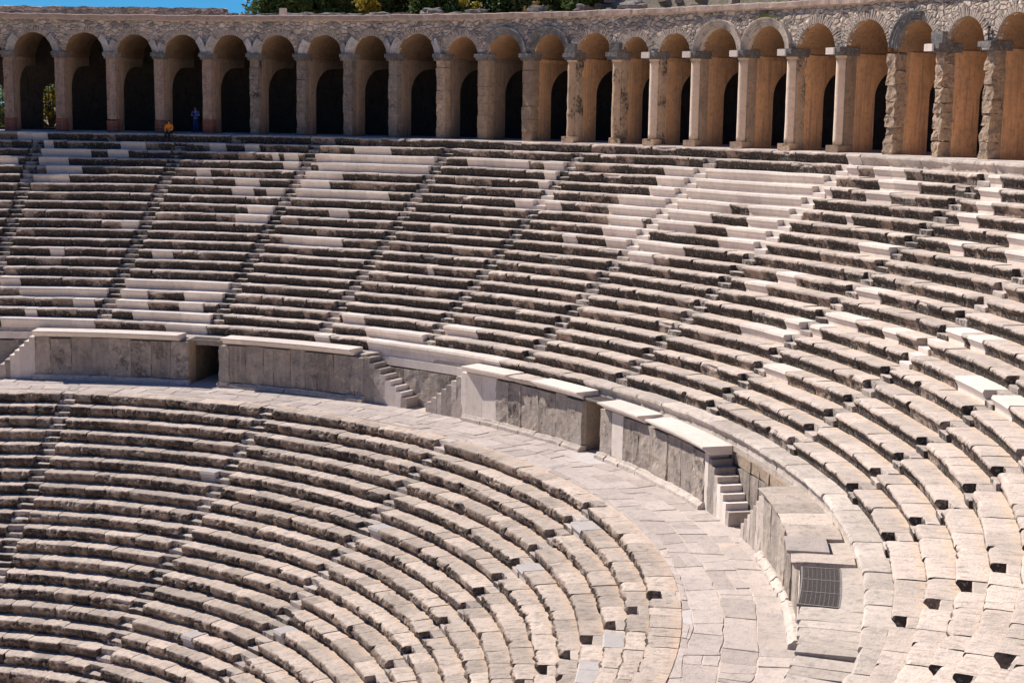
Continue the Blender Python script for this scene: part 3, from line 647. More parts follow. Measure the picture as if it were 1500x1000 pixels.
# ------------------------------------------------------------------ arcade
NP = len(PIER); CEN = [a + .42 / RP * 57.3 for a in PIER]
arc = empty('arcade', P3(UO, RP, np.array(62.), ZG), 'long curved stone arcade of round arches above the seats', 'arcade')
mb = MB(); ring(mb, UO, [(54.35, ZG), (61.9, ZG), (61.9, ZG - .5), (54.35, ZG - .5)], 21, 104, 90); mb.build('floor', M['plinth'], arc)
ZC, HWALL = 18.60, .33
STY = ['pink'] * 5 + ['pink2', 'dark', 'dark', 'dark', 'mixed', 'rubdark', 'ash', 'ash', 'stain', 'stain', 'cream2', 'cream', 'cream', 'cream2', 'cream', 'rub', 'rub', 'rub', 'rub']
PLAB = {'pink': 'pinkish plastered pier on a brick base', 'pink2': 'half plastered pier on a brick base', 'dark': 'dark stone pier', 'mixed': 'pier patched with orange brick', 'rubdark': 'eroded pier of stacked blocks', 'ash': 'brown ashlar pier', 'stain': 'black stained pier', 'cream': 'smooth cream restored column', 'cream2': 'cream column with black stains', 'rub': 'badly eroded rubble pier'}
def prism(mb, c, poly, z0, z1, mi=0, nz=1, jit=0, seed=0, **at):
    N = len(poly); V = []; F = []
    for k in range(nz + 1):
        for t, r in poly: V.append((t, r, z0 + (z1 - z0) * k / nz))
    V = np.array(V)
    if jit: V = V + jit * np.stack([vn(V + c, 2.2, seed), vn(V + c, 2.2, seed + 1), 0 * V[:, 0]], -1) + .6 * jit * np.stack([vn(V + c, 6, seed + 2), vn(V + c, 6, seed + 3), 0 * V[:, 0]], -1)
    for k in range(nz):
        for i in range(N): F.append((k * N + i, k * N + (i + 1) % N, (k + 1) * N + (i + 1) % N, (k + 1) * N + i))
    F.append(tuple(range(N))[::-1]); F.append(tuple(nz * N + i for i in range(N)))
    mb.add(local(c, V), F, mi, **at)
def half_ring(mb, mid, rad, f0, f1, steps, Rf, n=20, jit=0, seed=0):
    """arch moulding: steps = outline of (radial offset, projection toward the seats)"""
    N = len(steps); V = []
    for f in np.linspace(f0, f1, n):
        for dr, pj in steps: V.append(((rad + dr) * math.cos(R_(f)), Rf - pj, ZC + (rad + dr) * math.sin(R_(f))))
    V = np.array(V)
    if jit: V = V + jit * np.stack([vn(V + mid, 3, seed), vn(V + mid, 3, seed + 1), vn(V + mid, 3, seed + 2)], -1)
    mb.add(local(mid, V), sweep_faces(n, N))
AVO = [(0, -.2), (0, .10), (.10, .10), (.11, .15), (.22, .15), (.23, .20), (.34, .21), (.40, .27), (.44, .27), (.44, -.2)]
def bay(i): return (CEN[i] + CEN[i + 1]) / 2, (CEN[i + 1] - CEN[i]) / 2 * RP * .017453 - HWALL - .04
for i in range(NP):
    c = CEN[i]; st = STY[i]; nz = 24; z1 = 18.25; nm = {'pink': 'pinkpier', 'pink2': 'pinkpier', 'dark': 'darkpier', 'mixed': 'darkpier', 'rubdark': 'rubblepier', 'ash': 'ashpier', 'stain': 'stainpier', 'cream': 'creampier', 'cream2': 'stainpier', 'rub': 'rubblepier'}[st]
    mb = MB()
    if st in ('cream', 'cream2', 'stain'):
        gbox(mb, c, -.32, .34, 54.84, 55.45, ZG + .02, z1, .16, .012 if st == 'cream' else .03, i * 5)
        if st != 'stain' or i == 13: gbox(mb, c, -.42, .40, 54.30, 55.4, ZG, ZG + .34, .25, .012, i)
        else: gbox(mb, c, -.38, .38, 54.58, 55.4, ZG, ZG + .34, .2, .03, i)
    else:
        jit = {'pink': .03, 'pink2': .035, 'dark': .04, 'mixed': .045, 'rubdark': .07, 'ash': .02, 'rub': .14}[st]
        wid = {'rub': random.uniform(.2, .28), 'rubdark': .30, 'ash': .34}.get(st, .30)
        if st in ('ash', 'dark', 'mixed', 'rubdark', 'rub'):
            zz = ZG; q = 0
            while zz < z1 - .05:
                hgt = random.uniform(.45, .8); ze = min(z1, zz + hgt); ze = z1 if z1 - ze < .3 else ze
                o = random.uniform(-1, 1) * (.02 if st in ('ash', 'dark') else .05); o2 = random.uniform(-.02, .04)
                gbox(mb, c, -wid + o * .6 + o2 * .3, wid + o * .6, RP + .02 + o2, 55.45, zz + .008, ze - .006, .13, jit, i * 9 + q, front=.5, rad=0); zz = ze; q += 1
        else:
            zb = ZG + (.85 if st in ('pink', 'pink2') else 0)
            gbox(mb, c, -.30, .30, RP + .02, 55.45, zb, z1, .14, jit, i * 9)
    p = mb.build('pier', M['ashpier' if st == 'cream' else nm], arc, label=PLAB[st])
    if st in ('cream', 'cream2', 'stain'):
        mb = MB(); cr = .25; poly = [(-.06 + cr * math.cos(x), 54.80 - cr * 1.15 * math.sin(x)) for x in np.linspace(math.pi + .5, -.5, 17)]
        rgh = .004 if st == 'cream' else .012 if st == 'cream2' else .03
        prism(mb, c, poly, ZG + .36, z1 - .10, 0, 16, rgh, i * 5); mb.build('column_shaft', M['creampier'] if st != 'stain' else M['stainpier'], p, st != 'stain')
        mb = MB(); prism(mb, c, [(-.06 + (t + .06) * 1.22, 54.8 + (r - 54.8) * 1.2) for t, r in poly], z1 - .10, z1, 0); mb.build('column_neck', M['creampier'], p)
    if st in ('pink', 'pink2'):
        mb = MB(); gbox(mb, c, -.33, .33, RP, 55.4, ZG, ZG + .85 + random.uniform(-.1, .15), .2, .02, i); mb.build('brick_base', M['brick'], p)
    # capital
    if i != 20:
        mb = MB(); o = -.30 if i in (14, 15, 16, 17, 18, 19, 21) else -.12
        gbox(mb, c, -.36, .36, 54.52 + o, 55.6, 18.25, 18.42, .2, .012 if i > 13 else .03, i + 3)
        gbox(mb, c, -.44, .42, 54.42 + o, 55.6, 18.421, 18.66, .2, .012 if i > 13 else .03, i + 5)
        mb.build('capital', M['capital'], p)
        if i in (15, 16, 17, 18, 19, 21):
            mb = MB(); gbox(mb, c, -.43, .10, 54.0, 54.115, 18.30, 18.63, .3, .0); mb.build('capital_facing', M['white'], p, label='new pale facing block')
    # cross wall with the corridor arch
    hb = 18.35; rA, rC, zs = (56.9 if i > 10 else 56.35 if i < 8 else 56.6), 59.4, 16.2
    pol = [(55.3, ZG - .05), (rA, ZG - .05), (rA, zs)] + [(rC - (rC - rA) * math.cos(x), zs + 1.65 * math.sin(x)) for x in np.linspace(.08, 1.2, 11)] + [(rC, zs + 1.65), (61.25, zs + 1.68), (61.25, hb), (55.3, hb)]
    V = np.array([(-HWALL, r, z) for r, z in pol] + [(HWALL, r, z) for r, z in pol]); N = len(pol); mb = MB()
    mb.add(local(c, V), [tuple(range(N)), tuple(range(2 * N - 1, N - 1, -1))] + [(k, N + k, N + (k + 1) % N, (k + 1) % N) for k in range(N)])
    pm = M['plaster'] if i > 11 else M['plasterdim']
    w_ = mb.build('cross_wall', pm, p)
    mb = MB()
    gbox(mb, c, -HWALL - .06, HWALL + .06, 55.62, 59.4, 18.14, 18.352, 1, 0); mb.build('impost', pm, p)
    mb = MB(); gbox(mb, c, -HWALL + .02, HWALL - .02, 55.0, 61.2, 18.353, 20.4, 1, 0); mb.build('haunch', M['rubble'], p)
for i in range(NP - 1):
    mid, rad = bay(i)
    # barrel vault, widening outward
    V = []; nr, nf = 8, 22; dc = (CEN[i + 1] - CEN[i]) / 2 * .017453
    for k in range(nr):
        r = RP + .03 + (61.23 - RP) * k / (nr - 1); h = r * math.tan(dc) - HWALL - .04
        row = [(h + .03, r, 18.36)] + [(h * math.cos(R_(f)), r, ZC + min(h, 1.5) * math.sin(R_(f))) for f in np.linspace(0, 180, nf)] + [(-h - .03, r, 18.36)]
        V += row
    V = np.array(V); V = V + .03 * np.stack([vn(V + i, 2.5, 1), 0 * V[:, 0], vn(V + i, 2.5, 2)], -1) * (np.arange(len(V)) % (nf + 2) > 0)[:, None] * (np.arange(len(V)) % (nf + 2) < nf + 1)[:, None]
    mb = MB(); n2 = nf + 2; mb.add(local(mid, V), [(k * n2 + j, k * n2 + j + 1, (k + 1) * n2 + j + 1, (k + 1) * n2 + j) for k in range(nr - 1) for j in range(n2 - 1)]); mb.build('vault', M['vault'] if i > 9 else M['vaultdim'], arc)
    # spandrel wall
    n = 44; nz = 18; u = np.linspace(CEN[i], CEN[i + 1], n); V = []; mb = MB()
    for a in u:
        x = (a - mid) * RP * .017453; zl = ZC + math.sqrt(max(0, rad * rad - x * x)) if abs(x) < rad else 18.60
        for k in range(nz): V.append((a, zl + (20.74 - zl) * k / (nz - 1)))
    V = np.array(V); W = P3(UO, RP + .02, V[:, 0], V[:, 1]); k_ = np.arange(len(V)) % nz
    d = .035 * vn(W, 3.2, 5) + .03 * vn(W, 6.5, 6); ed = (np.arange(len(V)) // nz); d = d * ((ed > 0) & (ed < n - 1))
    W = P3(UO, RP + .02 + d, V[:, 0], V[:, 1])
    Wb = P3(UO, RP + .35, V[:, 0], V[:, 1])
    mb.add(W, [(a * nz + k, (a + 1) * nz + k, (a + 1) * nz + k + 1, a * nz + k + 1) for a in range(n - 1) for k in range(nz - 1)])
    lo = np.concatenate([W[::nz], Wb[::nz]]); mb.add(lo, [(a, n + a, n + a + 1, a + 1) for a in range(n - 1)])
    mb.build('spandrel_wall', M['rubble'], arc)
    # what frames the arch
    j = i - 1                                # bay number counted from the first pier in the picture
    if j in (10, 11, 15, 16, 19):
        mb = MB(); f0, f1 = {10: (0, 150), 11: (0, 180), 15: (0, 180), 16: (0, 180), 19: (78, 182)}[j]
        half_ring(mb, mid, rad - .02, f0, f1, AVO, RP, 30, .008 if j in (15, 16) else .02, j)
        mb.build('archivolt', M['creamarch'] if j in (15, 16) else M['darkarch'], arc, label='cream carved arch moulding' if j in (15, 16) else 'broken half of a dark carved arch moulding' if j == 19 else 'dark carved arch moulding')
    if j not in (11, 15, 16):
        mb = MB(); f = 12
        while f < 168:
            if not (j == 19 and f > 76) and not (j == 10 and f < 150):
                w = random.uniform(.055, .10); l = random.uniform(.22, .50); cc, ss = math.cos(R_(f)), math.sin(R_(f)); pj = random.uniform(.005, .03); r0, r1 = rad - .01, rad + l; tw = random.uniform(.7, 1.2)
                q = [(r0 * cc - w / 2 * ss, ZC + r0 * ss + w / 2 * cc), (r0 * cc + w / 2 * ss, ZC + r0 * ss - w / 2 * cc), (r1 * cc + tw * w / 2 * ss, ZC + r1 * ss - tw * w / 2 * cc), (r1 * cc - tw * w / 2 * ss, ZC + r1 * ss + tw * w / 2 * cc)]
                V = [(x, RP - pj, z) for x, z in q] + [(x, RP + .12, z) for x, z in q]
                if max(z for x, z in q) < 20.7: mb.add(local(mid, V), [(0, 1, 2, 3), (4, 7, 6, 5), (0, 4, 5, 1), (1, 5, 6, 2), (2, 6, 7, 3), (3, 7, 4, 0)])
            f += random.uniform(4.2, 6.5)
        if mb.n: mb.build('voussoirs', M['voussoir'], arc)
    if j < 9 or j in (10,):                   # broken springers left and right of the arch
        for f0, f1 in ((0, random.uniform(28, 46)), (180 - random.uniform(28, 46), 180)):
            if random.random() < .85 and not (j == 10):
                mb = MB(); half_ring(mb, mid, rad - .02, f0, f1, AVO, RP, 6, .03, j); mb.build('springer', M['springer'], arc)
for i in (13, 14, 21):
    mb = MB(); gbox(mb, CEN[i], -.32, .42, 54.3, 55.0, 18.661, 19.2, .2, .04, i); mb.build('springer', M['capital'], arc)
mb = MB(); gbox(mb, CEN[22], -.36, .36, 54.35, 54.6, 18.3, 18.66, .2, .02, 2, fn=lambda W: np.stack([W[:, 0] * (.55 + .45 * (W[:, 2] - 18.3) / .36), W[:, 1], W[:, 2]], -1)); mb.build('carved_capital', M['white'], arc)
mb = MB(); gbox(mb, CEN[22], -.02, .02, 54.48, 54.52, 18.67, 19.35, .4); gbox(mb, CEN[22] + .0, -.22, .22, 54.47, 54.53, 18.95, 19.0, .4); gbox(mb, CEN[22], -.06, .06, 54.45, 54.55, 19.2, 19.33, .4); mb.build('iron_tie', M['iron'], arc)
mb = MB(); gbox(mb, CEN[23], -.42, .1, 54.1, 54.5, 18.68, 19.12, .2, .02, 4); mb.build('carved_block', M['white'], arc)
mb = MB(); ring(mb, UO, [(54.44, 21.05), (54.44, 20.80), (54.52, 20.72), (62.1, 20.72), (62.1, 21.0), (57, 21.08), (54.52, 21.10)], 21, 104, 420, jit=.05, seed=3); mb.build('cornice', M['cornice'], arc)
# back wall with two arched windows
WIN = [27.95, 24.35]; WH = .70
es = [21.0]
for a in sorted(WIN): es += [a - WH / 61.2 * 57.3, a + WH / 61.2 * 57.3]
es += [104.0]
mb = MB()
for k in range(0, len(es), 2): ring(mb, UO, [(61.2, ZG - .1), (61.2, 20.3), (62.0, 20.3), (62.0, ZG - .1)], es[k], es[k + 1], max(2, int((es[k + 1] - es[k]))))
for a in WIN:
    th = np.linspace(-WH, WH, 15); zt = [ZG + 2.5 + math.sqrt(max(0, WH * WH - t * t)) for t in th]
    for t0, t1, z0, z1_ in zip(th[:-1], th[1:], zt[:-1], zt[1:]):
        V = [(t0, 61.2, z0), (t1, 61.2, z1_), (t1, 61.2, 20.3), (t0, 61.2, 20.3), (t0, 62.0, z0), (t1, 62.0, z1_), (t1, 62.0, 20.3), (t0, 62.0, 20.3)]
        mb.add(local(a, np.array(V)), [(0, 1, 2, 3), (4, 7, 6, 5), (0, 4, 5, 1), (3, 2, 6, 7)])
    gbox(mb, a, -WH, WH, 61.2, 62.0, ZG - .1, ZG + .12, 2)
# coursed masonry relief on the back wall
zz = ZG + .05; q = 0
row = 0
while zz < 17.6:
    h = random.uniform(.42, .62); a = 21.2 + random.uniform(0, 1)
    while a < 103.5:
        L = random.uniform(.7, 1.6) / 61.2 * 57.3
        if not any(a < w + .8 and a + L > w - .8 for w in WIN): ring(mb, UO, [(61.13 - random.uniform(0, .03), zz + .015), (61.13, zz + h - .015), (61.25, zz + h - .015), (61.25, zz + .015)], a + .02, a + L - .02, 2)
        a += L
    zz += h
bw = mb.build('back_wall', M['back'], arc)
for a in WIN:
    mb = MB()
    for t in np.linspace(-WH, WH, 7)[1:-1]: gbox(mb, a, t - .015, t + .015, 61.6, 61.63, ZG + .1, ZG + 2.5 + math.sqrt(WH * WH - t * t) + .05, 4)
    for zz in np.arange(ZG + .5, ZG + 3.1, .42): gbox(mb, a, -WH, WH, 61.595, 61.635, zz, zz + .03, 4)
    mb.build('window_grille', M['iron'], bw)

# wall top: parapet at left, tumbled stones, a pale block
mb = MB(); pr = [(56.4, 21.05), (56.4, 21.68), (57.4, 21.72), (57.4, 21.05)]
ring(mb, UO, pr, 20, 41.2, 90, jit=.07, seed=12)
ring(mb, UO, [(56.3, 21.05), (56.35, 21.4), (57.2, 21.3), (57.3, 21.05)], 41.1, 43.2, 12, jit=.12, seed=13)
tag(mb.build('parapet_wall', M['rubble']), 'rough dark masonry parapet on the arcade roof at the far left', 'wall')
def rock(c, r, z, s, lab, mat='capital', grp='tumbled stones along the arcade roof', name='loose_stone'):
    mb = MB(); n = 12; m_ = 8; V = []
    for a in range(m_ + 1):
        for b in range(n): f = math.pi * a / m_; g = 2 * math.pi * b / n; V.append((math.sin(f) * math.cos(g), math.sin(f) * math.sin(g), math.cos(f)))
    V = np.array(V); V = np.sign(V) * np.abs(V) ** .7; V = V * (1 + .42 * vn(V + c * 7.7, 1.7, 3) + .22 * vn(V + c, 4.5, 4))[:, None]
    W = V * np.array(s) + np.array([0, r, z + s[2] * .8]); F = [(a * n + b, a * n + (b + 1) % n, (a + 1) * n + (b + 1) % n, (a + 1) * n + b) for a in range(m_) for b in range(n)]
    mb.add(local(c, W), F); return tag(mb.build(name, M[mat]), lab, 'stone', grp)
ST = [(44.2, .9, .16), (45.6, .9, .18), (47.0, .7, .2), (48.7, 1.1, .2), (50.3, .8, .17), (51.9, .9, .19), (53.4, 1.0, .18), (55.8, .8, .32), (57.6, .9, .17), (59.3, .7, .28), (61.9, 1.1, .1), (63.6, .62, .33), (64.9, .8, .12), (66.8, .6, .33), (68.4, .7, .15), (70.4, .85, .34)]
for k, (a, w, h) in enumerate(ST):
    rock(a, 57.0 + random.uniform(-.3, .3), 21.04, (w, .5, h),  '%s stone from left in the line of tumbled stones on the arcade roof' % ORD[k + 1])
mb = MB(); gbox(mb, 45.75, -.2, .22, 55.6, 55.9, 21.08, 21.62, .2, .01, 5); tag(mb.build('marker_block', M['white']), 'small pale upright block standing on the arcade roof edge', 'stone')

# ------------------------------------------------------------------ hill behind, ground, trees
def hill_z(a, r):
    t = np.clip((a - 35.0) / 5.0, 0, 1); t = t * t * (3 - 2 * t); s = np.clip((a - 60.5) / 6, 0, 1)
    base = 12.5 + (r - 61) * (.05 + .10 * t + .32 * s) + s * np.clip(r - 62, 0, 5) * 1.2 + 5.5 * t * (1 - .3 * s) + 2.6 * s
    far = np.clip((r - 120) / 200, 0, 1); return base * (1 - far) + (-11.5) * far
rs = np.array([62.02, 62.4, 62.9, 63.5, 65, 67, 69, 72, 76, 82, 90, 105, 130, 180, 260, 330]); aa = np.linspace(10, 175, 200)
A, Rr = np.meshgrid(aa, rs, indexing='ij'); Z = hill_z(A, Rr); V = P3(UO, Rr, A, Z); V[..., 2] += np.where(Rr > 62.2, .35, 0) * vn(V, .35, 2) + np.where(Rr > 62.2, .2, 0) * vn(V, 1.1, 3)
mb = MB(); n = len(rs); mb.add(V, [(i * n + j, (i + 1) * n + j, (i + 1) * n + j + 1, i * n + j + 1) for i in range(len(aa) - 1) for j in range(n - 1)]); tag(mb.build('hill', M['soil'], smooth=True), kind='structure')
mb = MB(); g = 4000.0; mb.add([(-g, -g, -11.6), (g, -g, -11.6), (g, g, -11.6), (-g, g, -11.6)], [(0, 1, 2, 3)]); tag(mb.build('ground', M['ground']), kind='structure')
mb = MB()
for k in range(900):                        # fallen blocks of the outer masonry lying on the bank
    a = random.uniform(63, 103); r = random.uniform(62.1, 71); s = random.uniform(.15, .5); z = float(hill_z(np.array(a), np.array(r)))
    o = np.array([[x, y, zz] for x in (-1, 1) for y in (-1, 1) for zz in (-1, 1)], float) * np.array([s * random.uniform(.7, 1.4), s, s * random.uniform(.5, .9)]) * RNG.uniform(.7, 1.1, (8, 3))
    q = random.uniform(0, 3); rot = np.array([[math.cos(q), -math.sin(q), 0], [math.sin(q), math.cos(q), 0], [0, 0, 1]]); W = o @ rot.T + np.array([0, r, z + s * .3])
    mb.add(local(a, W), [(0, 1, 3, 2), (4, 6, 7, 5), (0, 4, 5, 1), (2, 3, 7, 6), (0, 2, 6, 4), (1, 5, 7, 3)])
tag(mb.build('rubble_bank', M['rockwall']), kind='stuff')

def tree(c, r, z0, H, W, leafm, lab, seed, n=15000, name='tree'):
    root = empty(name, local(c, np.array([0, r, z0])), lab, 'tree' if name == 'tree' else 'bush', 'trees and bushes behind the arcade')
    rg = np.random.default_rng(seed); base = np.array([0, r, z0]); mb = MB()
    def limb(p0, p1, r0, r1):
        p0, p1 = np.array(p0), np.array(p1); d = p1 - p0; d = d / np.linalg.norm(d); x = np.cross(d, [.3, .9, .2]); x /= np.linalg.norm(x); y = np.cross(d, x); V = []
        for t, q in ((0, r0), (.5, (r0 + r1) / 2), (1, r1)):
            for b in range(7): f = 2 * math.pi * b / 7; V.append(p0 + (p1 - p0) * t + q * (x * math.cos(f) + y * math.sin(f)))
        mb.add(local(c, np.array(V)), sweep_faces(3, 7))
    th = H * .2; top = base + [0, 0, th]; limb(base - [0, 0, .4], top, .05 * W + .06, .04 * W)
    cl = []
    for k in range(9):
        f = rg.uniform(0, 6.28); e = top + np.array([math.cos(f) * W * rg.uniform(.2, .42), math.sin(f) * W * rg.uniform(.2, .42), H * rg.uniform(.05, .52)]); limb(top - [0, 0, rg.uniform(0, th * .5)], e, .03 * W, .012 * W); cl.append((e, W * rg.uniform(.16, .30)))
    for k in range(20):
        f = rg.uniform(0, 6.28); cl.append((top + np.array([math.cos(f) * W * rg.uniform(.1, .5), math.sin(f) * W * rg.uniform(.1, .5), H * rg.uniform(-.12, .62)]), W * rg.uniform(.10, .24)))
    mb.build('trunk', M['bark'], root)
    mb = MB(); idx = rg.integers(0, len(cl), n); d = rg.normal(size=(n, 3)); d /= np.linalg.norm(d, axis=1)[:, None]; rad = rg.uniform(.45, 1.05, n)
    P = np.array([cl[i][0] for i in idx]) + d * (np.array([cl[i][1] for i in idx]) * rad)[:, None] * np.array([1, 1, .85])
    P = P[P[:, 2] > z0 + .15]; n = len(P); s = rg.uniform(.10, .21, n) * (.7 + W * .07)
    a = rg.normal(size=(n, 3)); a /= np.linalg.norm(a, axis=1)[:, None]; b = np.cross(a, rg.normal(size=(n, 3))); b /= np.linalg.norm(b, axis=1)[:, None]
    V = np.stack([P - a * s[:, None], P + b * s[:, None] * .5, P + a * s[:, None], P - b * s[:, None] * .5], 1).reshape(-1, 3)
    mb.add(local(c, V), [(4 * i, 4 * i + 1, 4 * i + 2, 4 * i + 3) for i in range(n)]); mb.build('crown', M[leafm], root); return root
TR = [(46.0, 66, 5.2, 5.0, 'leafdark', 'dark green tree at the left edge of the trees behind the arcade'), (47.6, 69, 6.5, 5.5, 'leafolive', 'olive green tree standing behind the small pale block'), (48.8, 66, 5.6, 5.0, 'leafdark', 'dark rounded tree right of the olive green one'),
      (51.4, 68, 6.0, 5.5, 'leafolive', 'greyish green tree near the left yellow bush'), (54.8, 70, 7.0, 6.0, 'leafolive', 'olive tree between two yellow bushes'), (57.6, 67, 5.6, 5.2, 'leafdark', 'very dark tree behind the middle of the wall'),
      (60.4, 69, 7.0, 5.6, 'leafdark', 'dark tree just left of the right yellow bush'), (65.3, 68, 5.0, 5.5, 'leafolive', 'broad green tree right of the right yellow bush'), (68.6, 66, 4.2, 4.5, 'leafdark', 'small dark tree beside the rusty bush'), (73.0, 72, 4.5, 5.0, 'leafolive', 'low green tree at the right end of the trees')]
TR += [(47.6, 76, 6.5, 6.5, 'leafdark', 'dark tree in the back row behind the leftmost trees'), (49.9, 77, 6.5, 7, 'leafolive', 'broad olive tree in the back row left of the first yellow bush'), (53.6, 78, 7, 7, 'leafdark', 'dark tree in the back row directly behind the left yellow bush'), (58.6, 78, 7, 7, 'leafolive', 'olive tree in the back row behind the very dark tree'), (63.4, 77, 6, 7, 'leafdark', 'dark tree in the back row behind the right yellow bush'), (67.5, 76, 5, 7, 'leafdark', 'dark spreading tree in the back row near the rusty bush')]
for k, (a, r, H, W, lm, lab) in enumerate(TR):
    a = 39.6 + (a - 43) * .9 if r < 73 else 37.8 + (a - 43) * .845
    tree(a, r, float(hill_z(np.array(a), np.array(float(r)))), H + 2.2, W, lm, lab, 100 + k)
for k, (a, r, H, W, lm, lab) in enumerate([(48.5, 64.0, 3.6, 2.4, 'leafgold', 'yellow leaved bush among dark trees, left one of two'), (55.1, 64.0, 3.4, 1.8, 'leafgold', 'yellow leaved bush among dark trees, right one of two'), (60.2, 63.5, 3.0, 1.8, 'leafrust', 'rusty brown dry bush right of the trees')]):
    tree(a, r, float(hill_z(np.array(a), np.array(r))), H + 2, W, lm, lab, 200 + k, 2200, 'bush')
for k, a in enumerate((24.2, 26.8, 29.4)):
    tree(a, 66.5 + k * .4, 12.6, 6.0, 4.5, 'leafolive' if k != 1 else 'leafgold', ['olive tree seen through the window at the left picture edge', 'yellow green tree seen through the arched window', 'olive tree outside to the right of the arched window'][k], 300 + k, 2600)
# a tuft of weed on the carved arch
mb = MB(); rg = np.random.default_rng(5); m_, rad_ = bay(17)
for k in range(160):
    x = rg.normal() * .45; p = np.array([x, 54.4 + rg.uniform(-.05, .1), ZC + math.sqrt(max(.1, (rad_ + .42) ** 2 - x * x)) - .02]); d = np.array([rg.normal() * .5, rg.normal() * .4 - .2, 1]); d /= np.linalg.norm(d); l = rg.uniform(.12, .36); s = np.cross(d, [0, 1, .1]); s = s / np.linalg.norm(s) * .02
    mb.add(local(m_, np.array([p - s, p + s, p + d * l])), [(0, 1, 2)])
tag(mb.build('weed_tuft', M['leafolive']), 'green weed tuft growing on top of the cream carved arch', 'plant')

# ------------------------------------------------------------------ people
def skin(name, joints, edges, mat, parent, off, c, sub=2, root=0):
    names = list(joints); me = bpy.data.meshes.new(name); me.from_pydata([joints[k][:3] for k in names], [], [(names.index(a), names.index(b)) for a, b in edges])
    o = bpy.data.objects.new(name, me); COL.objects.link(o)
    sk = o.modifiers.new('s', 'SKIN'); o.modifiers.new('u', 'SUBSURF').levels = sub
    for v, k in zip(me.skin_vertices[0].data, names): rr = joints[k][3]; v.radius = (rr, joints[k][4] if len(joints[k]) > 4 else rr); v.use_root = False
    me.skin_vertices[0].data[root].use_root = True
    dg = bpy.context.evaluated_depsgraph_get(); nm = bpy.data.meshes.new_from_object(o.evaluated_get(dg)); bpy.data.objects.remove(o)
    nm.materials.clear(); nm.materials.append(mat); nm.polygons.foreach_set('use_smooth', [True] * len(nm.polygons))
    n = len(nm.vertices); V = np.zeros(n * 3); nm.vertices.foreach_get('co', V); W = local(c, V.reshape(-1, 3) + np.array(off)) - LOC[parent.name]; nm.vertices.foreach_set('co', W.ravel()); nm.update()
    q = bpy.data.objects.new(name, nm); COL.objects.link(q); q.parent = parent; LOC[q.name] = LOC[parent.name]; return q
def hand(J, E, w, tip, side, pre):
    """palm, four unequal fingers and a thumb grown from the wrist w toward tip"""
    w = np.array(w, float); d = np.array(tip, float) - w; d /= np.linalg.norm(d); s = np.cross(d, [0, 0, 1]); s /= (np.linalg.norm(s) + 1e-6); dn = np.cross(s, d)
    J[pre + 'palm'] = tuple(w + d * .06) + (.032, .02); E.append((pre + 'w', pre + 'palm'))
    for k, l in enumerate((.070, .082, .076, .058)):
        b = w + d * .10 + s * (k - 1.5) * .021; m = b + d * l * .55 - dn * .012; t = b + d * l * .85 - dn * .045
        for q, (n_, p) in enumerate((('a', b), ('b', m), ('c', t))): J['%sf%d%s' % (pre, k, n_)] = tuple(p) + (.0095 - .001 * q,)
        E += [(pre + 'palm', '%sf%da' % (pre, k)), ('%sf%da' % (pre, k), '%sf%db' % (pre, k)), ('%sf%db' % (pre, k), '%sf%dc' % (pre, k))]
    p = w + d * .045 + s * side * .04; J[pre + 't1'] = tuple(p) + (.012,); J[pre + 't2'] = tuple(p + d * .045 + s * side * .012 - dn * .02) + (.010,); E += [(pre + 'palm', pre + 't1'), (pre + 't1', pre + 't2')]
def head(parent, c, off, h, face=-1):
    """eyes, mouth and hair round a head centred at h (y toward the seats is minus)"""
    mb = MB()
    def ball(p, s, mi=0):
        V = []; n, m_ = 12, 8
        for a in range(m_ + 1):
            for b in range(n): f = math.pi * a / m_; g = 2 * math.pi * b / n; V.append((p[0] + s[0] * math.sin(f) * math.cos(g), p[1] + s[1] * math.sin(f) * math.sin(g), p[2] + s[2] * math.cos(f)))
        return np.array(V), [(a * n + b, a * n + (b + 1) % n, (a + 1) * n + (b + 1) % n, (a + 1) * n + b) for a in range(m_) for b in range(n)]
    def put(name, items, mat):
        mb = MB()
        for p, s in items: V, F = ball(p, s); mb.add(local(c, V + np.array(off)), F)
        mb.build(name, mat, parent, True)
    x, y, z = h
    put('hair', [((x, y + .035, z + .035), (.092, .085, .105)), ((x, y + .05, z - .06), (.085, .06, .10)), ((x - .07, y + .01, z - .02), (.03, .06, .09)), ((x + .07, y + .01, z - .02), (.03, .06, .09))], M['hair'])
    put('face', [((x, y - .115, z - .01), (.016, .022, .028)), ((x - .085, y + .0, z), (.012, .025, .035)), ((x + .085, y, z), (.012, .025, .035))], M['skin'])
    put('eyes', [((x - .035, y - .092, z + .022), (.014, .01, .009)), ((x + .035, y - .092, z + .022), (.014, .01, .009)), ((x, y - .095, z - .055), (.026, .01, .007))], M['hair'])
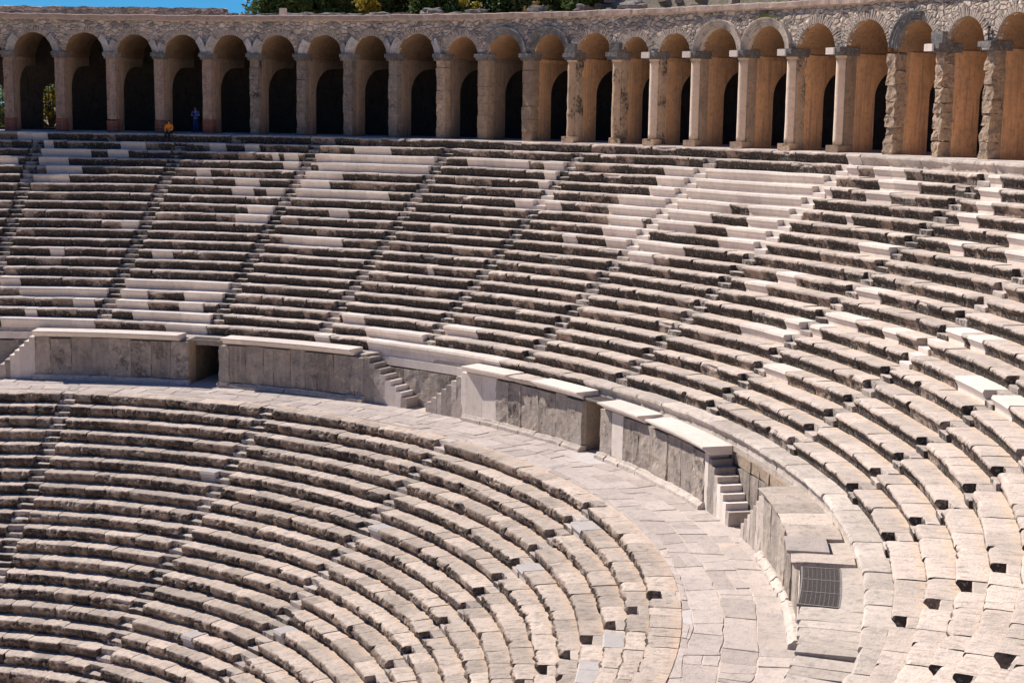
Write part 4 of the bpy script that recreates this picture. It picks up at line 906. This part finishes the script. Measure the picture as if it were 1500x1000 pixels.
# seated person, orange jacket, on the top step
c = 38.25; sr, sz = urow(0); off = (0, sr + .12, sz)
pr_ = empty('person', local(c, np.array(off)), 'person in an orange jacket and black trousers sitting below the arcade', 'person')
J = {'pel': (0, .05, .13, .15, .12), 'w': (0, .04, .32, .13, .10), 'ch': (0, .02, .52, .16, .11), 'nk': (0, 0, .66, .055), 'hd': (0, -.02, .76, .075, .085), 'ht': (0, -.01, .85, .07, .08)}
E = [('pel', 'w'), ('w', 'ch'), ('ch', 'nk'), ('nk', 'hd'), ('hd', 'ht')]
for s, q in ((-1, 'l'), (1, 'r')):
    J.update({q + 'h': (s * .10, -.05, .11, .085), q + 'k': (s * .12, -.36, .12, .058), q + 'an': (s * .11, -.37, -.36, .042), q + 'ft': (s * .12, -.50, -.44, .038), q + 's': (s * .19, .02, .56, .06), q + 'e': (s * .25, -.10, .34, .045), q + 'w': (s * .13, -.30, .21, .032)})
    E += [('pel', q + 'h'), (q + 'h', q + 'k'), (q + 'k', q + 'an'), (q + 'an', q + 'ft'), ('ch', q + 's'), (q + 's', q + 'e'), (q + 'e', q + 'w')]
    hand(J, E, J[q + 'w'][:3], (s * .10, -.42, .17), -s, q)
skin('body', J, E, M['skin'], pr_, off, c)
g = lambda k, d=.025: J[k][:3] + tuple(x + d for x in J[k][3:])
skin('jacket', {'p': (0, .05, .10, .19, .16), 'w': g('w', .04), 'ch': g('ch', .035), 'nk': (0, 0, .63, .08)} | {q + b: g(q + b, .03) for q in 'lr' for b in 'se'} | {q + 'x': tuple(np.array(J[q + 'e'][:3]) * .25 + np.array(J[q + 'w'][:3]) * .75) + (.052,) for q in 'lr'}, [('p', 'w'), ('w', 'ch'), ('ch', 'nk')] + [x for q in 'lr' for x in (('ch', q + 's'), (q + 's', q + 'e'), (q + 'e', q + 'x'))], M['orange'], pr_, off, c)
skin('trousers', {'p': (0, .04, .10, .15, .12)} | {q + b: g(q + b, .02) for q in 'lr' for b in ('h', 'k', 'an')}, [x for q in 'lr' for x in (('p', q + 'h'), (q + 'h', q + 'k'), (q + 'k', q + 'an'))], M['black'], pr_, off, c)
for q in 'lr': skin('shoe', {'a': g(q + 'an', .008), 'b': g(q + 'ft', .012)}, [('a', 'b')], M['black'], pr_, off, c)
head(pr_, c, off, (0, -.02, .78))
# standing person with a camera in the fourth arch
c = 39.15; off = (0, 56.4, ZG)
pr_ = empty('person', local(c, np.array(off)), 'person in a blue shirt and jeans standing in the arcade holding a camera', 'person')
J = {'pel': (0, .02, .93, .15, .11), 'w': (0, .02, 1.10, .13, .10), 'ch': (0, .0, 1.32, .165, .115), 'nk': (0, -.01, 1.50, .058), 'hd': (0, -.03, 1.61, .078, .088), 'ht': (0, -.02, 1.70, .072, .082)}
E = [('pel', 'w'), ('w', 'ch'), ('ch', 'nk'), ('nk', 'hd'), ('hd', 'ht')]
for s, q in ((-1, 'l'), (1, 'r')):
    J.update({q + 'h': (s * .10, .01, .86, .095), q + 'k': (s * .11, -.01, .49, .062), q + 'an': (s * .12, .03, .09, .045), q + 'ft': (s * .14, -.12, .04, .04), q + 's': (s * .20, .0, 1.40, .062), q + 'e': (s * .27, -.07, 1.15, .047), q + 'w': (s * .09, -.30, 1.22, .033)})
    E += [('pel', q + 'h'), (q + 'h', q + 'k'), (q + 'k', q + 'an'), (q + 'an', q + 'ft'), ('ch', q + 's'), (q + 's', q + 'e'), (q + 'e', q + 'w')]
    hand(J, E, J[q + 'w'][:3], (s * .03, -.42, 1.25), -s, q)
skin('body', J, E, M['skin'], pr_, off, c)
skin('shirt', {'p': (0, .02, .92, .17, .14), 'w': g('w', .035), 'ch': g('ch', .03), 'nk': (0, 0, 1.47, .075)} | {q + 's': g(q + 's', .025) for q in 'lr'} | {q + 'x': tuple(np.array(J[q + 's'][:3]) * .3 + np.array(J[q + 'e'][:3]) * .7) + (.068,) for q in 'lr'}, [('p', 'w'), ('w', 'ch'), ('ch', 'nk')] + [x for q in 'lr' for x in (('ch', q + 's'), (q + 's', q + 'x'))], M['blue'], pr_, off, c)
skin('trousers', {'p': (0, .02, .90, .155, .12)} | {q + b: g(q + b, .02) for q in 'lr' for b in ('h', 'k', 'an')}, [x for q in 'lr' for x in (('p', q + 'h'), (q + 'h', q + 'k'), (q + 'k', q + 'an'))], M['jeans'], pr_, off, c)
for q in 'lr': skin('shoe', {'a': g(q + 'an', .008), 'b': g(q + 'ft', .012)}, [('a', 'b')], M['black'], pr_, off, c)
head(pr_, c, off, (0, -.03, 1.63))
mb = MB(); gbox(mb, c, -.075, .075, off[1] - .46, off[1] - .40, ZG + 1.20, ZG + 1.30, .05)
prp = [(.038 * math.cos(x), .038 * math.sin(x)) for x in np.linspace(0, 2 * math.pi, 13)[:-1]]
V = np.array([(x, off[1] - .46 - d, ZG + 1.25 + z) for d in (-.005, .08) for x, z in prp]); mb.add(local(c, V), sweep_faces(2, 12)); gbox(mb, c, -.03, .03, off[1] - .45, off[1] - .41, ZG + 1.30, ZG + 1.33, .1)
tag(mb.build('camera', M['iron']), 'black camera held in front of the chest by the person in blue', 'camera')

# ------------------------------------------------------------------ light, sky, camera
SUN_AZ, SUN_EL = -31.0, 50.0
w = bpy.data.worlds.new('World'); scene.world = w; w.use_nodes = True; nt = w.node_tree
sky = nt.nodes.new('ShaderNodeTexSky'); sky.sky_type = 'NISHITA'; sky.sun_disc = False; sky.sun_elevation = R_(SUN_EL); sky.sun_rotation = R_(SUN_AZ)
sky.air_density = 1.0; sky.dust_density = 0; sky.ozone_density = 1.0; sky.altitude = 0
hs = nt.nodes.new('ShaderNodeMix'); hs.data_type = 'RGBA'; hs.blend_type = 'MULTIPLY'; hs.inputs[0].default_value = 1; hs.inputs[7].default_value = (.12, .46, .95, 1); nt.links.new(sky.outputs[0], hs.inputs[6]); nt.links.new(hs.outputs[2], nt.nodes['Background'].inputs[0]); nt.nodes['Background'].inputs[1].default_value = .05
L = bpy.data.lights.new('Sun', 'SUN'); L.energy = 5.0; L.angle = R_(.5); L.color = (1, .92, .835)
lo = bpy.data.objects.new('Sun', L); COL.objects.link(lo)
sd = Vector((math.sin(R_(SUN_AZ)) * math.cos(R_(SUN_EL)), math.cos(R_(SUN_AZ)) * math.cos(R_(SUN_EL)), math.sin(R_(SUN_EL))))
lo.rotation_euler = sd.to_track_quat('Z', 'Y').to_euler(); lo.location = sd * 120
cam = bpy.data.cameras.new('Camera'); co = bpy.data.objects.new('Camera', cam); COL.objects.link(co)
cam.sensor_width = 36; cam.lens = FPX / 1500 * 36; cam.clip_end = 6000; cam.clip_start = .3
co.matrix_world = Matrix(((CR[0], CU[0], -_f[0], CAM[0]), (CR[1], CU[1], -_f[1], CAM[1]), (CR[2], CU[2], -_f[2], CAM[2]), (0, 0, 0, 1)))
scene.camera = co
scene.view_settings.view_transform = 'Standard'; scene.view_settings.look = 'None'; scene.view_settings.exposure = 1.06; scene.view_settings.gamma = 1
